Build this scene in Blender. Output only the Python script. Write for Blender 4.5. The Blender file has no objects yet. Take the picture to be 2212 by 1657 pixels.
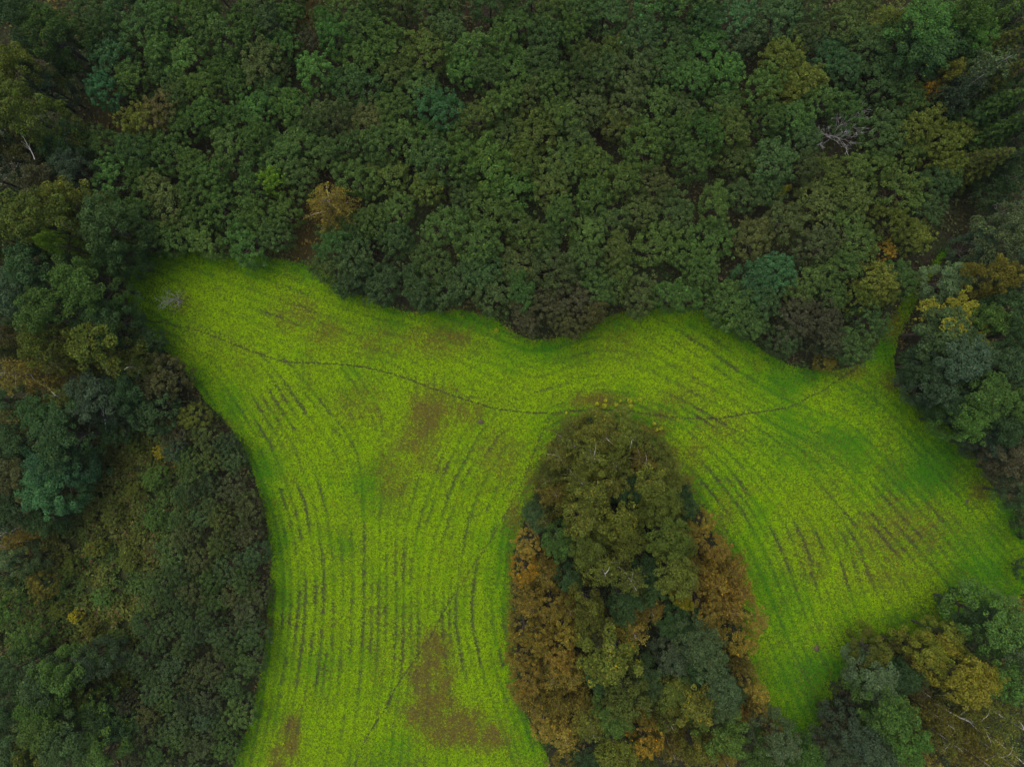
import bpy, math, random
import numpy as np
from mathutils import Vector

# ------------------------------------------------------------------ camera, sky, sun, exposure
SC = bpy.context.scene
COL = SC.collection
CAM_H = 80.0                                   # drone height in metres; 24 mm equivalent lens
cam_d = bpy.data.cameras.new("camera")
cam_d.sensor_width = 36.0
cam_d.lens = 24.0
cam_d.clip_start = 0.5
cam_d.clip_end = 6000.0
cam = bpy.data.objects.new("camera", cam_d)
COL.objects.link(cam)
cam.location = (0, 0, CAM_H)
cam.rotation_euler = (0, 0, 0)                 # straight down
SC.camera = cam

SUN_EL, SUN_AZ = math.radians(70), math.radians(-35)   # azimuth measured from +Y towards +X
world = bpy.data.worlds.new("World")
SC.world = world
world.use_nodes = True
wn = world.node_tree
wn.nodes.clear()
w_out = wn.nodes.new("ShaderNodeOutputWorld")
w_bg = wn.nodes.new("ShaderNodeBackground")
w_sky = wn.nodes.new("ShaderNodeTexSky")
w_sky.sky_type = 'NISHITA'
w_sky.sun_disc = False
w_sky.sun_elevation = SUN_EL
w_sky.sun_rotation = SUN_AZ
w_sky.air_density = 1.0
w_sky.dust_density = 4.0
w_bg.inputs["Strength"].default_value = 0.07
wn.links.new(w_sky.outputs[0], w_bg.inputs["Color"])
wn.links.new(w_bg.outputs[0], w_out.inputs["Surface"])

sun_d = bpy.data.lights.new("sun", 'SUN')
sun_d.energy = 1.5
sun_d.angle = math.radians(75)
sun_d.color = (1.0, 0.95, 0.86)
sun = bpy.data.objects.new("sun", sun_d)
COL.objects.link(sun)
sdir = Vector((math.sin(SUN_AZ) * math.cos(SUN_EL), math.cos(SUN_AZ) * math.cos(SUN_EL), math.sin(SUN_EL)))
sun.rotation_euler = sdir.to_track_quat('Z', 'Y').to_euler()
sun.location = (0, 0, 120)

SC.view_settings.view_transform = 'Standard'
SC.view_settings.look = 'None'
SC.view_settings.gamma = 1.0
SC.view_settings.exposure = 0.8
SC.cycles.max_bounces = 6
SC.cycles.diffuse_bounces = 3
SC.cycles.glossy_bounces = 2
SC.cycles.transmission_bounces = 3

# ------------------------------------------------------------------ plan coordinates
# The plan of the place is drawn in units of 1/2212 of the 120 m strip that the lens covers at ground level.
PW, PH, WID = 2212.0, 1657.0, 120.0
U = WID / PW
RNG = np.random.default_rng(11)
PR = random.Random(5)


def wx(px, z=0.0):
    return (px - PW / 2) * U * (CAM_H - z) / CAM_H


def wy(py, z=0.0):
    return -(py - PH / 2) * U * (CAM_H - z) / CAM_H


# ------------------------------------------------------------------ material helpers
def new_mat(name):
    m = bpy.data.materials.new(name)
    m.use_nodes = True
    nt = m.node_tree
    b = nt.nodes["Principled BSDF"]
    return m, nt, b


def mixc(nt, blend, fac, a, b):
    n = nt.nodes.new("ShaderNodeMix")
    n.data_type = 'RGBA'
    n.blend_type = blend
    n.inputs[0].default_value = fac
    for sock, v in ((n.inputs[6], a), (n.inputs[7], b)):
        if isinstance(v, tuple):
            sock.default_value = v
        else:
            nt.links.new(v, sock)
    return n.outputs[2]


def leaf_material(name, use_obj=True, rough=0.65, spec=0.10, transl=0.33):
    m, nt, b = new_mat(name)
    at = nt.nodes.new("ShaderNodeAttribute")
    at.attribute_name = "tint"
    c = at.outputs["Color"]
    if use_obj:
        oi = nt.nodes.new("ShaderNodeObjectInfo")
        c = mixc(nt, 'MULTIPLY', 1.0, c, oi.outputs["Color"])
    b.inputs["Roughness"].default_value = rough
    b.inputs["Specular IOR Level"].default_value = spec
    nt.links.new(c, b.inputs["Base Color"])
    tr = nt.nodes.new("ShaderNodeBsdfTranslucent")
    nt.links.new(c, tr.inputs["Color"])
    mx = nt.nodes.new("ShaderNodeMixShader")
    mx.inputs[0].default_value = transl
    nt.links.new(b.outputs[0], mx.inputs[1])
    nt.links.new(tr.outputs[0], mx.inputs[2])
    nt.links.new(mx.outputs[0], nt.nodes["Material Output"].inputs["Surface"])
    return m


def bark_material(name, c0, c1, scale, band=False):
    m, nt, b = new_mat(name)
    tc = nt.nodes.new("ShaderNodeTexCoord")
    mp = nt.nodes.new("ShaderNodeMapping")
    mp.inputs["Scale"].default_value = (1, 1, 4) if band else (1, 1, 0.35)
    no = nt.nodes.new("ShaderNodeTexNoise")
    no.inputs["Scale"].default_value = scale
    no.inputs["Detail"].default_value = 5
    rp = nt.nodes.new("ShaderNodeValToRGB")
    rp.color_ramp.elements[0].position = 0.33 if band else 0.3
    rp.color_ramp.elements[1].position = 0.45 if band else 0.7
    rp.color_ramp.elements[0].color = c0
    rp.color_ramp.elements[1].color = c1
    nt.links.new(tc.outputs["Object"], mp.inputs[0])
    nt.links.new(mp.outputs[0], no.inputs["Vector"])
    nt.links.new(no.outputs["Fac"], rp.inputs[0])
    nt.links.new(rp.outputs[0], b.inputs["Base Color"])
    b.inputs["Roughness"].default_value = 0.85
    bp = nt.nodes.new("ShaderNodeBump")
    bp.inputs["Strength"].default_value = 0.5
    nt.links.new(no.outputs["Fac"], bp.inputs["Height"])
    nt.links.new(bp.outputs[0], b.inputs["Normal"])
    return m


def ground_material(name):
    m, nt, b = new_mat(name)
    at = nt.nodes.new("ShaderNodeAttribute")
    at.attribute_name = "tint"
    tc = nt.nodes.new("ShaderNodeTexCoord")
    no = nt.nodes.new("ShaderNodeTexNoise")
    no.inputs["Scale"].default_value = 3.5
    no.inputs["Detail"].default_value = 8
    no.inputs["Roughness"].default_value = 0.75
    nt.links.new(tc.outputs["Object"], no.inputs["Vector"])
    rp = nt.nodes.new("ShaderNodeValToRGB")
    rp.color_ramp.elements[0].position = 0.32
    rp.color_ramp.elements[0].color = (0.45, 0.45, 0.45, 1)
    rp.color_ramp.elements[1].position = 0.68
    rp.color_ramp.elements[1].color = (1.35, 1.3, 1.25, 1)
    nt.links.new(no.outputs["Fac"], rp.inputs[0])
    c = mixc(nt, 'MULTIPLY', 1.0, at.outputs["Color"], rp.outputs[0])
    nt.links.new(c, b.inputs["Base Color"])
    b.inputs["Roughness"].default_value = 0.95
    b.inputs["Specular IOR Level"].default_value = 0.1
    bp = nt.nodes.new("ShaderNodeBump")
    bp.inputs["Strength"].default_value = 0.8
    bp.inputs["Distance"].default_value = 0.1
    nt.links.new(no.outputs["Fac"], bp.inputs["Height"])
    nt.links.new(bp.outputs[0], b.inputs["Normal"])
    return m


M_LEAF = leaf_material("foliage")
M_GRASS = leaf_material("grass_blades", use_obj=False, rough=0.7, spec=0.04, transl=0.3)
M_WEED = leaf_material("weed_leaves", use_obj=False, rough=0.65, spec=0.15, transl=0.2)
M_BARK = bark_material("brown_bark", (0.03, 0.022, 0.016, 1), (0.11, 0.09, 0.07, 1), 9)
M_BIRCH = bark_material("birch_bark", (0.06, 0.05, 0.045, 1), (0.52, 0.5, 0.46, 1), 3.5, band=True)
M_DEAD = bark_material("weathered_dead_wood", (0.20, 0.19, 0.18, 1), (0.42, 0.41, 0.39, 1), 5)
M_GROUND = ground_material("soil_and_litter")
M_STONE = bark_material("molehill_earth", (0.035, 0.028, 0.014, 1), (0.10, 0.080, 0.045, 1), 12)


# ------------------------------------------------------------------ mesh helpers
def mesh_np(name, verts, faces, tint=None, mat=None, smooth=False):
    """faces: (n,k) int array, all of one size"""
    me = bpy.data.meshes.new(name)
    verts = np.asarray(verts, dtype=np.float32)
    faces = np.asarray(faces, dtype=np.int32)
    n, k = faces.shape
    me.vertices.add(len(verts))
    me.vertices.foreach_set("co", verts.ravel())
    me.loops.add(n * k)
    me.loops.foreach_set("vertex_index", faces.ravel())
    me.polygons.add(n)
    me.polygons.foreach_set("loop_start", np.arange(0, n * k, k, dtype=np.int32))
    if smooth:
        me.polygons.foreach_set("use_smooth", np.ones(n, dtype=bool))
    if tint is not None:
        a = me.attributes.new("tint", 'FLOAT_COLOR', 'POINT')
        t = np.ones((len(verts), 4), dtype=np.float32)
        t[:, :3] = tint
        a.data.foreach_set("color", t.ravel())
    me.update(calc_edges=True)
    me.validate()
    if mat:
        me.materials.append(mat)
    return me


def unit(v):
    return v / np.maximum(np.linalg.norm(v, axis=1, keepdims=True), 1e-6)


def leaves_geo(pos, nor, length, width, rng, fold=0.18):
    """diamond leaves, folded a little along the middle; returns verts (4n,3), quads (n,4)"""
    n = len(pos)
    nor = unit(nor)
    r = rng.normal(size=(n, 3))
    u = unit(np.cross(nor, r))
    v = np.cross(nor, u)
    L = np.asarray(length).reshape(-1, 1) * np.ones((n, 1))
    W = np.asarray(width).reshape(-1, 1) * np.ones((n, 1))
    vs = np.empty((n, 4, 3), dtype=np.float32)
    vs[:, 0] = pos - u * L * .5 - nor * L * fold * .5
    vs[:, 1] = pos + v * W * .5
    vs[:, 2] = pos + u * L * .5 - nor * L * fold
    vs[:, 3] = pos - v * W * .5
    q = np.arange(4 * n, dtype=np.int32).reshape(n, 4)
    return vs.reshape(-1, 3), q


class Tubes:
    def __init__(self):
        self.v, self.f = [], []

    def add(self, pts, radii, k=5):
        pts = [Vector(p) for p in pts]
        base = len(self.v)
        for i, p in enumerate(pts):
            d = (pts[min(i + 1, len(pts) - 1)] - pts[max(i - 1, 0)])
            if d.length < 1e-6:
                d = Vector((0, 0, 1))
            d.normalize()
            a = d.cross(Vector((0.31, 0.93, 0.17)))
            if a.length < 1e-3:
                a = d.cross(Vector((1, 0, 0)))
            a.normalize()
            b = d.cross(a)
            for j in range(k):
                an = 2 * math.pi * j / k
                self.v.append(p + (a * math.cos(an) + b * math.sin(an)) * radii[i])
        for i in range(len(pts) - 1):
            for j in range(k):
                a0 = base + i * k + j
                a1 = base + i * k + (j + 1) % k
                self.f.append((a0, a1, a1 + k, a0 + k))

    def mesh(self, name, mat):
        return mesh_np(name, np.array([tuple(p) for p in self.v]), np.array(self.f), None, mat, smooth=True)


def vnoise(x, y, scale, seed):
    """smooth value noise in 0..1"""
    g = np.random.default_rng(seed).random((64, 64))
    fx, fy = np.asarray(x) / scale, np.asarray(y) / scale
    ix, iy = np.floor(fx).astype(int), np.floor(fy).astype(int)
    tx, ty = fx - ix, fy - iy
    tx, ty = tx * tx * (3 - 2 * tx), ty * ty * (3 - 2 * ty)
    a = g[ix % 64, iy % 64]
    b = g[(ix + 1) % 64, iy % 64]
    c = g[ix % 64, (iy + 1) % 64]
    d = g[(ix + 1) % 64, (iy + 1) % 64]
    return (a * (1 - tx) + b * tx) * (1 - ty) + (c * (1 - tx) + d * tx) * ty


def fbm(x, y, scale, seed, o=4):
    s = np.zeros(np.shape(x))
    w, tot = 1.0, 0.0
    for i in range(o):
        s = s + w * vnoise(x, y, scale / 2 ** i, seed + i * 17)
        tot += w
        w *= 0.55
    return s / tot


def in_poly(px, py, poly):
    px, py = np.asarray(px, dtype=float), np.asarray(py, dtype=float)
    ins = np.zeros(px.shape, dtype=bool)
    n = len(poly)
    for i in range(n):
        x0, y0 = poly[i]
        x1, y1 = poly[(i + 1) % n]
        if y0 == y1:
            continue
        c = ((y0 > py) != (y1 > py)) & (px < (x1 - x0) * (py - y0) / (y1 - y0) + x0)
        ins ^= c
    return ins


def smooth_poly(poly, it=2):
    for _ in range(it):
        out = []
        for i in range(len(poly)):
            a, b = poly[i], poly[(i + 1) % len(poly)]
            out.append((a[0] * .75 + b[0] * .25, a[1] * .75 + b[1] * .25))
            out.append((a[0] * .25 + b[0] * .75, a[1] * .25 + b[1] * .75))
        poly = out
    return poly


# ------------------------------------------------------------------ plan of the meadow
MEADOW = [(285, 560), (330, 543), (420, 545), (520, 550), (600, 557), (680, 572), (715, 602), (770, 638), (850, 666), (900, 676),
          (985, 670), (1050, 678), (1090, 703), (1130, 733), (1190, 735), (1260, 713), (1320, 683), (1390, 666), (1470, 666), (1545, 673),
          (1590, 708), (1640, 753), (1700, 788), (1760, 803), (1840, 798), (1874, 768), (1908, 715), (1950, 650), (1994, 592), (2028, 545),
          (2060, 530), (2006, 606), (1958, 690), (1934, 750), (1930, 800), (1955, 850), (2000, 880), (2060, 930), (2110, 990), (2150, 1060),
          (2190, 1100), (2225, 1150), (2240, 1210), (2215, 1290), (2150, 1312), (2090, 1322), (2060, 1347), (1990, 1377), (1900, 1387),
          (1860, 1387), (1845, 1422), (1820, 1472), (1790, 1542), (1755, 1590), (1690, 1590), (1640, 1540), (1620, 1450), (1610, 1380),
          (1590, 1290), (1560, 1200), (1530, 1130), (1500, 1080), (1470, 1040), (1440, 1000), (1405, 950), (1370, 915), (1310, 897),
          (1245, 907), (1205, 935), (1175, 990), (1155, 1060), (1130, 1130), (1112, 1180), (1105, 1250), (1112, 1400), (1120, 1500),
          (1143, 1560), (1178, 1620), (1195, 1680), (1200, 1780), (470, 1780), (500, 1670), (540, 1560), (557, 1500), (572, 1400),
          (582, 1300), (587, 1200), (577, 1120), (557, 1060), (537, 980), (498, 920), (448, 870), (408, 820), (378, 770), (328, 740),
          (288, 690), (273, 640), (276, 600)]
MEADOW = smooth_poly(MEADOW, 2)

PATHS = [[(250, 680), (330, 694), (400, 708), (450, 722), (520, 750), (600, 778), (625, 783), (690, 785), (780, 793), (860, 812),
          (930, 838), (1000, 862), (1060, 880), (1110, 888), (1180, 893), (1250, 888), (1320, 886), (1390, 893), (1450, 901), (1520, 905),
          (1560, 903), (1620, 893), (1700, 880), (1740, 862), (1790, 835), (1840, 800), (1880, 765)],
         [(1190, 905), (1165, 950), (1130, 1040), (1095, 1105), (1060, 1165), (1030, 1210), (1000, 1255), (965, 1310), (930, 1375),
          (895, 1425), (858, 1480), (830, 1535), (800, 1580), (775, 1630), (755, 1700)],
         [(1630, 1375), (1680, 1385), (1715, 1395), (1750, 1398), (1800, 1398), (1840, 1385), (1880, 1372)]]


def spline(pts, step=6.0):
    out = []
    n = len(pts)
    for i in range(n - 1):
        p0, p1, p2, p3 = pts[max(i - 1, 0)], pts[i], pts[i + 1], pts[min(i + 2, n - 1)]
        m = max(2, int(math.dist(p1, p2) / step))
        for k in range(m):
            t = k / m
            out.append(tuple(0.5 * (2 * p1[a] + (p2[a] - p0[a]) * t + (2 * p0[a] - 5 * p1[a] + 4 * p2[a] - p3[a]) * t * t
                                    + (3 * p1[a] - p0[a] - 3 * p2[a] + p3[a]) * t ** 3) for a in (0, 1)))
    out.append(pts[-1])
    return out


PATHS = [spline(p) for p in PATHS]

# rasters in plan units: 2 units a cell
RX0, RY0, RW, RH, RS = -160, -140, 1266, 970, 2.0


def ridx(px, py):
    ix = np.clip(((np.asarray(px) - RX0) / RS).astype(int), 0, RW - 1)
    iy = np.clip(((np.asarray(py) - RY0) / RS).astype(int), 0, RH - 1)
    return iy, ix


gx, gy = np.meshgrid(RX0 + (np.arange(RW) + .5) * RS, RY0 + (np.arange(RH) + .5) * RS)
wob = 9 * (fbm(gx, gy, 40, 3, 3) - .5), 9 * (fbm(gx, gy, 40, 9, 3) - .5)
meadow_mask = in_poly(gx + wob[0], gy + wob[1], MEADOW)


def blur(a, r):
    for ax in (0, 1):
        for _ in range(2):
            c = np.cumsum(np.pad(a, [(r + 1, r) if i == ax else (0, 0) for i in (0, 1)], mode='edge'), axis=ax)
            n = a.shape[ax]
            hi = np.take(c, np.arange(2 * r + 1, 2 * r + 1 + n), axis=ax)
            lo = np.take(c, np.arange(0, n), axis=ax)
            a = (hi - lo) / (2 * r + 1)
    return a


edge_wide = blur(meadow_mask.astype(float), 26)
edge_soft = blur(meadow_mask.astype(float), 14)          # 0.5 at the edge, 1 well inside

# direction of the old mowing and planting rows: (x, y, angle of the row in degrees, clockwise from +x in the plan)
DIRS = [(540, 640, 18), (680, 690, 20), (820, 740, 12), (590, 890, 58), (720, 890, 50), (640, 1050, 70), (700, 1150, 82), (660, 1400, 97),
        (640, 1560, 102), (760, 1350, 92), (820, 1200, 90), (850, 1500, 98), (900, 1300, 90), (920, 1000, 108), (1010, 1000, 118), (1090, 1000, 122),
        (980, 1200, 100), (1060, 1200, 96), (1040, 1420, 78), (1090, 1500, 68), (960, 1100, 110), (1120, 930, 140), (1230, 800, 160),
        (1080, 790, 25), (1460, 760, 32), (1560, 770, 36), (1420, 850, 22), (1520, 860, 28), (1600, 880, 30), (1300, 850, 5),
        (1500, 960, 42), (1580, 1060, 52), (1620, 1150, 60), (1690, 1200, 68), (1740, 1240, 72), (1820, 1230, 74), (1720, 1050, 50),
        (1850, 1090, 48), (1950, 1130, 47), (2050, 1180, 50), (1900, 1000, 45), (2080, 1100, 48), (1750, 900, 20), (800, 860, 60), (870, 900, 100)]
dx, dy = np.zeros(gx.shape), np.zeros(gx.shape)
for (x, y, a) in DIRS:
    w = 1.0 / ((gx - x) ** 2 + (gy - y) ** 2 + 400) ** 1.6
    dx += w * math.cos(2 * math.radians(a))
    dy += w * math.sin(2 * math.radians(a))
dang = 0.5 * np.arctan2(dy, dx)

# where rows show: (x, y, rx, ry, strength)
ROWS = [(620, 660, 130, 60, .9), (800, 740, 110, 50, .4), (610, 900, 110, 90, 1.0), (760, 920, 120, 90, .6), (660, 1100, 90, 120, .8),
        (680, 1350, 100, 200, 1.1), (830, 1300, 110, 250, 1.0), (950, 1100, 110, 150, .75), (1060, 1050, 80, 160, .75), (1010, 1350, 90, 170, .8),
        (1080, 1450, 60, 110, .8), (620, 1530, 60, 100, .8), (1500, 790, 130, 90, .9), (1560, 900, 140, 60, .6), (1570, 1050, 120, 110, .75),
        (1720, 1200, 120, 110, .8), (1930, 1130, 150, 110, 1.15), (1880, 1220, 120, 90, 1.0), (1780, 1080, 120, 90, .5), (820, 1500, 90, 100, .7),
        (1180, 980, 60, 80, .5), (1180, 800, 80, 60, .3)]
row_str = np.full(gx.shape, .36)
for (x, y, rx, ry, s) in ROWS:
    row_str = np.maximum(row_str, s * np.exp(-(((gx - x) / rx) ** 2 + ((gy - y) / ry) ** 2)))
furrow = np.zeros(gx.shape, dtype=np.float32)
band = np.zeros(gx.shape, dtype=np.float32)
occ = np.zeros(gx.shape, dtype=bool)
SEP = 20.0
rr = random.Random(21)


def trace(x, y, sgn):
    pts = []
    pa = None
    for _ in range(230):
        iy, ix = int((y - RY0) / RS), int((x - RX0) / RS)
        if not (0 <= iy < RH and 0 <= ix < RW) or edge_soft[iy, ix] < .62 or occ[iy, ix]:
            break
        a = dang[iy, ix]
        vx, vy = math.cos(a), math.sin(a)
        if pa is None:
            pa = (vx * sgn, vy * sgn)
        if vx * pa[0] + vy * pa[1] < 0:
            vx, vy = -vx, -vy
        pa = (vx, vy)
        pts.append((x, y))
        x += vx * 4
        y += vy * 4
    return pts


row_lines = []
for _ in range(5200):
    x, y = rr.uniform(270, 2210), rr.uniform(560, 1657)
    iy, ix = int((y - RY0) / RS), int((x - RX0) / RS)
    if edge_soft[iy, ix] < .65 or occ[iy, ix]:
        continue
    ln = list(reversed(trace(x, y, -1)))[:-1] + trace(x, y, 1)
    if len(ln) < 8:
        continue
    rad = int(SEP * .74 / RS)
    for (qx, qy) in ln[::2]:
        jy, jx = int((qy - RY0) / RS), int((qx - RX0) / RS)
        ys, xs = np.ogrid[max(jy - rad, 0):min(jy + rad, RH), max(jx - rad, 0):min(jx + rad, RW)]
        occ[ys, xs] |= ((ys - jy) ** 2 + (xs - jx) ** 2 < rad * rad)
    row_lines.append(ln)
for li, ln in enumerate(row_lines):
    off = rr.uniform(0, 999)
    ph = rr.uniform(.7, 1.2)
    for k, (qx, qy) in enumerate(ln):
        jy, jx = int((qy - RY0) / RS), int((qx - RX0) / RS)
        n = .6 * vnoise(np.array([k * 4 + off]), np.array([li * 37.0]), 60, 77)[0] + .4 * vnoise(np.array([k * 4 + off]), np.array([li * 37.0]), 13, 78)[0]
        s = min(.95, row_str[jy, jx] * ph * max(0.0, .15 + (n - .25) * 2.7))
        sb = min(1.0, (.35 + 1.0 * row_str[jy, jx]) * ph * (.35 + .9 * n))
        y0, x0 = jy - 5, jx - 5
        ys, xs = np.mgrid[y0:y0 + 11, x0:x0 + 11]
        g = np.exp(-((ys + .5 - (qy - RY0) / RS) ** 2 + (xs + .5 - (qx - RX0) / RS) ** 2) * RS * RS / 20.0) * sb
        if 0 < y0 < RH - 11 and 0 < x0 < RW - 11:
            band[y0:y0 + 11, x0:x0 + 11] = np.maximum(band[y0:y0 + 11, x0:x0 + 11], g)
        if s < .06:
            continue
        w = 1.7 + 1.9 * min(s, 1)
        qx += rr.gauss(0, 1.3)
        qy += rr.gauss(0, 1.3)
        fy, fx = (qy - RY0) / RS, (qx - RX0) / RS
        y0, x0 = int(fy) - 3, int(fx) - 3
        ys, xs = np.mgrid[y0:y0 + 7, x0:x0 + 7]
        g = np.exp(-((ys + .5 - fy) ** 2 + (xs + .5 - fx) ** 2) * RS * RS / (w * w)) * min(s, 1.0)
        furrow[y0:y0 + 7, x0:x0 + 7] = np.maximum(furrow[y0:y0 + 7, x0:x0 + 7], g)

path_mask = np.zeros(gx.shape, dtype=np.float32)
for pi_, p in enumerate(PATHS):
    pw = (2.1, 1.8, 1.4)[pi_]
    for (qx, qy) in spline(p, 3):
        fy, fx = (qy - RY0) / RS, (qx - RX0) / RS
        y0, x0 = int(fy) - 3, int(fx) - 3
        if y0 < 0 or x0 < 0 or y0 + 7 > RH or x0 + 7 > RW:
            continue
        ys, xs = np.mgrid[y0:y0 + 7, x0:x0 + 7]
        g = np.exp(-((ys + .5 - fy) ** 2 + (xs + .5 - fx) ** 2) * RS * RS / (pw * pw))
        path_mask[y0:y0 + 7, x0:x0 + 7] = np.maximum(path_mask[y0:y0 + 7, x0:x0 + 7], g)

# brown, withered patches of the meadow
BROWN = [(1930, 690, 30, 60, .35), (1990, 590, 30, 60, .45), (930, 890, 46, 60, .75), (905, 960, 60, 60, .5), (1010, 890, 30, 30, .5), (950, 740, 90, 34, .5), (840, 740, 60, 30, .35), (640, 680, 60, 40, .4), (700, 720, 50, 30, .35),
         (945, 1400, 38, 38, .95), (935, 1460, 50, 50, 1.0), (930, 1530, 56, 54, 1.0), (985, 1572, 78, 42, 1.0), (1045, 1588, 55, 34, .95),
         (630, 1590, 20, 46, 1.0), (600, 1640, 18, 30, .8), (1290, 866, 90, 20, .6), (1420, 900, 50, 20, .5), (1500, 1000, 22, 50, .6), (1560, 1110, 18, 50, .5), (1400, 925, 40, 26, .75), (1450, 990, 30, 36, .8),
         (1490, 1050, 26, 36, .7), (1240, 920, 40, 25, .5), (1150, 1060, 22, 60, .55), (1110, 1300, 14, 160, .5), (1110, 1120, 18, 50, .5),
         (1960, 1150, 110, 70, .4), (1900, 1230, 90, 50, .3), (1740, 1200, 60, 60, .2), (1560, 920, 50, 30, .3), (390, 655, 18, 18, .6),
         (1080, 1000, 50, 50, .3), (850, 1020, 40, 80, .4), (1830, 800, 40, 22, .55), (1920, 830, 30, 30, .3), (2120, 1060, 30, 40, .4), (780, 870, 60, 50, .3), (1470, 860, 70, 30, .25)]
brown = np.zeros(gx.shape)
for (x, y, rx, ry, s) in BROWN:
    brown = np.maximum(brown, s * np.exp(-(((gx - x) / rx) ** 2 + ((gy - y) / ry) ** 2) ** 1.4))
brown = np.clip(brown * np.clip(2.3 * fbm(gx, gy, 26, 31, 6) - .22, 0, 1.5) + .5 * np.clip(fbm(gx, gy, 150, 33, 3) - .55, 0, 1), 0, .85)
# greener, taller grass; spots along edges and trail gap paint in tree shade
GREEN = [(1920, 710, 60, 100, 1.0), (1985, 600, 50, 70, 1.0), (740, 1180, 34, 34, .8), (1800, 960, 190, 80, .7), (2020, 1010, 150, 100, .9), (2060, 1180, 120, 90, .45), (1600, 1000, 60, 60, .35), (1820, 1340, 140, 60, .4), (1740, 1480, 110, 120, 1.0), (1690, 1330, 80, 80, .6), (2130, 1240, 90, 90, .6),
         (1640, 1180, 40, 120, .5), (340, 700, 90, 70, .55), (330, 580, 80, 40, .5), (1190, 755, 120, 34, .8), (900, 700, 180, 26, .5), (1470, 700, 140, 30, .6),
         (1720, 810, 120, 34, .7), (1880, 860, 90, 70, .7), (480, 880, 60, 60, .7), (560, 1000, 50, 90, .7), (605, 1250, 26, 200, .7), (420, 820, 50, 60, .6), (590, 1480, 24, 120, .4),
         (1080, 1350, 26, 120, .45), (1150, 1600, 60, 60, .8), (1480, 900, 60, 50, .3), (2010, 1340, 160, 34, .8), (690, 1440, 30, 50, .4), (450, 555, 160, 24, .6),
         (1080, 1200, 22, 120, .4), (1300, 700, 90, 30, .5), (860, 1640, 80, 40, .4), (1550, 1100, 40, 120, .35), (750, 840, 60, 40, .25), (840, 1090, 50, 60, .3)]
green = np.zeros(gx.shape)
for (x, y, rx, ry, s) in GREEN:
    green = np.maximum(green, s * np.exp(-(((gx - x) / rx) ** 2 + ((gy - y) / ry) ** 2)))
green = np.maximum(green, .75 * np.clip((.97 - edge_wide) * 2.2, 0, 1))   # greener, darker margin: tree shade along the edge painted into the grass
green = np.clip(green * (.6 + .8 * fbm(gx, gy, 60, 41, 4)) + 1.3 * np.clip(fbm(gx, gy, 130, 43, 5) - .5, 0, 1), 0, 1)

# forest floor: open scrub, brown sedge gaps
SCRUB = smooth_poly([(190, 925), (330, 925), (385, 960), (400, 1060), (380, 1150), (330, 1250), (290, 1340), (290, 1440), (270, 1530), (200, 1520), (110, 1430), (30, 1400), (-60, 1330),
                     (-60, 1230), (90, 1190), (150, 1100), (170, 1000)], 2)
scrub = blur(in_poly(gx, gy, SCRUB).astype(float), 8)
GOLD = [(665, 45, 34, 60, 1), (655, 520, 50, 60, 1), (690, 470, 50, 60, .8), (2110, 290, 36, 50, .9), (2130, 400, 60, 50, .8), (240, 250, 50, 60, .5), (110, 40, 60, 50, .5),
        (380, 935, 50, 34, .5), (2060, 330, 40, 80, .6), (1940, 190, 40, 60, .5), (2195, 1310, 30, 30, .6), (1790, 1590, 40, 60, .6), (620, 520, 30, 40, .6), (280, 560, 20, 60, .5)]
gold = np.zeros(gx.shape)
for (x, y, rx, ry, s) in GOLD:
    gold = np.maximum(gold, s * np.exp(-(((gx - x) / rx) ** 2 + ((gy - y) / ry) ** 2)))


def lerp(a, b, t):
    t = np.asarray(t)[..., None]
    return np.asarray(a) * (1 - t) + np.asarray(b) * t


def relief(px, py):
    """gentle relief of the land, metres"""
    z = 0.5 * (fbm(px, py, 420, 51, 3) - .5) + 0.10 * (fbm(px, py, 45, 55, 3) - .5)
    return z


def floor_tint(px, py):
    iy, ix = ridx(px, py)
    n = fbm(px, py, 30, 61, 4)
    c = lerp((0.030, 0.026, 0.016), (0.030, 0.042, 0.016), np.clip((n - .35) * 3, 0, 1))
    c = lerp(c, (0.060, 0.050, 0.017), np.clip(gold[iy, ix], 0, 1))
    c = lerp(c, (0.035, 0.050, 0.016), np.clip(scrub[iy, ix], 0, 1) * .7)
    return c


def meadow_soil_tint(px, py):
    iy, ix = ridx(px, py)
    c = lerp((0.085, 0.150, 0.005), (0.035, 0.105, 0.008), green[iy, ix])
    c = lerp(c, (0.090, 0.062, 0.022), brown[iy, ix])
    c = lerp(c, (0.046, 0.044, 0.024), np.clip(furrow[iy, ix] * 1.2, 0, 1))
    c = lerp(c, (0.050, 0.050, 0.022), np.clip(path_mask[iy, ix] * 1.1, 0, 1))
    return c


# ------------------------------------------------------------------ object helpers
def link(name, data, parent=None):
    o = bpy.data.objects.new(name, data)
    COL.objects.link(o)
    if parent:
        o.parent = parent
    return o


def tag(o, label, cat, group=None):
    o["label"] = label
    o["category"] = cat
    if group:
        o["group"] = group
    return o


# ------------------------------------------------------------------ the land
def axis(inner0, inner1, step, far):
    a = list(np.arange(inner0, inner1 + 1e-6, step))
    s, x = step, inner1
    while x < far:
        s *= 1.5
        x += s
        a.append(x)
    s, x = step, inner0
    lo = []
    while x > -far:
        s *= 1.5
        x -= s
        lo.append(x)
    return np.array(lo[::-1] + a)


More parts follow.
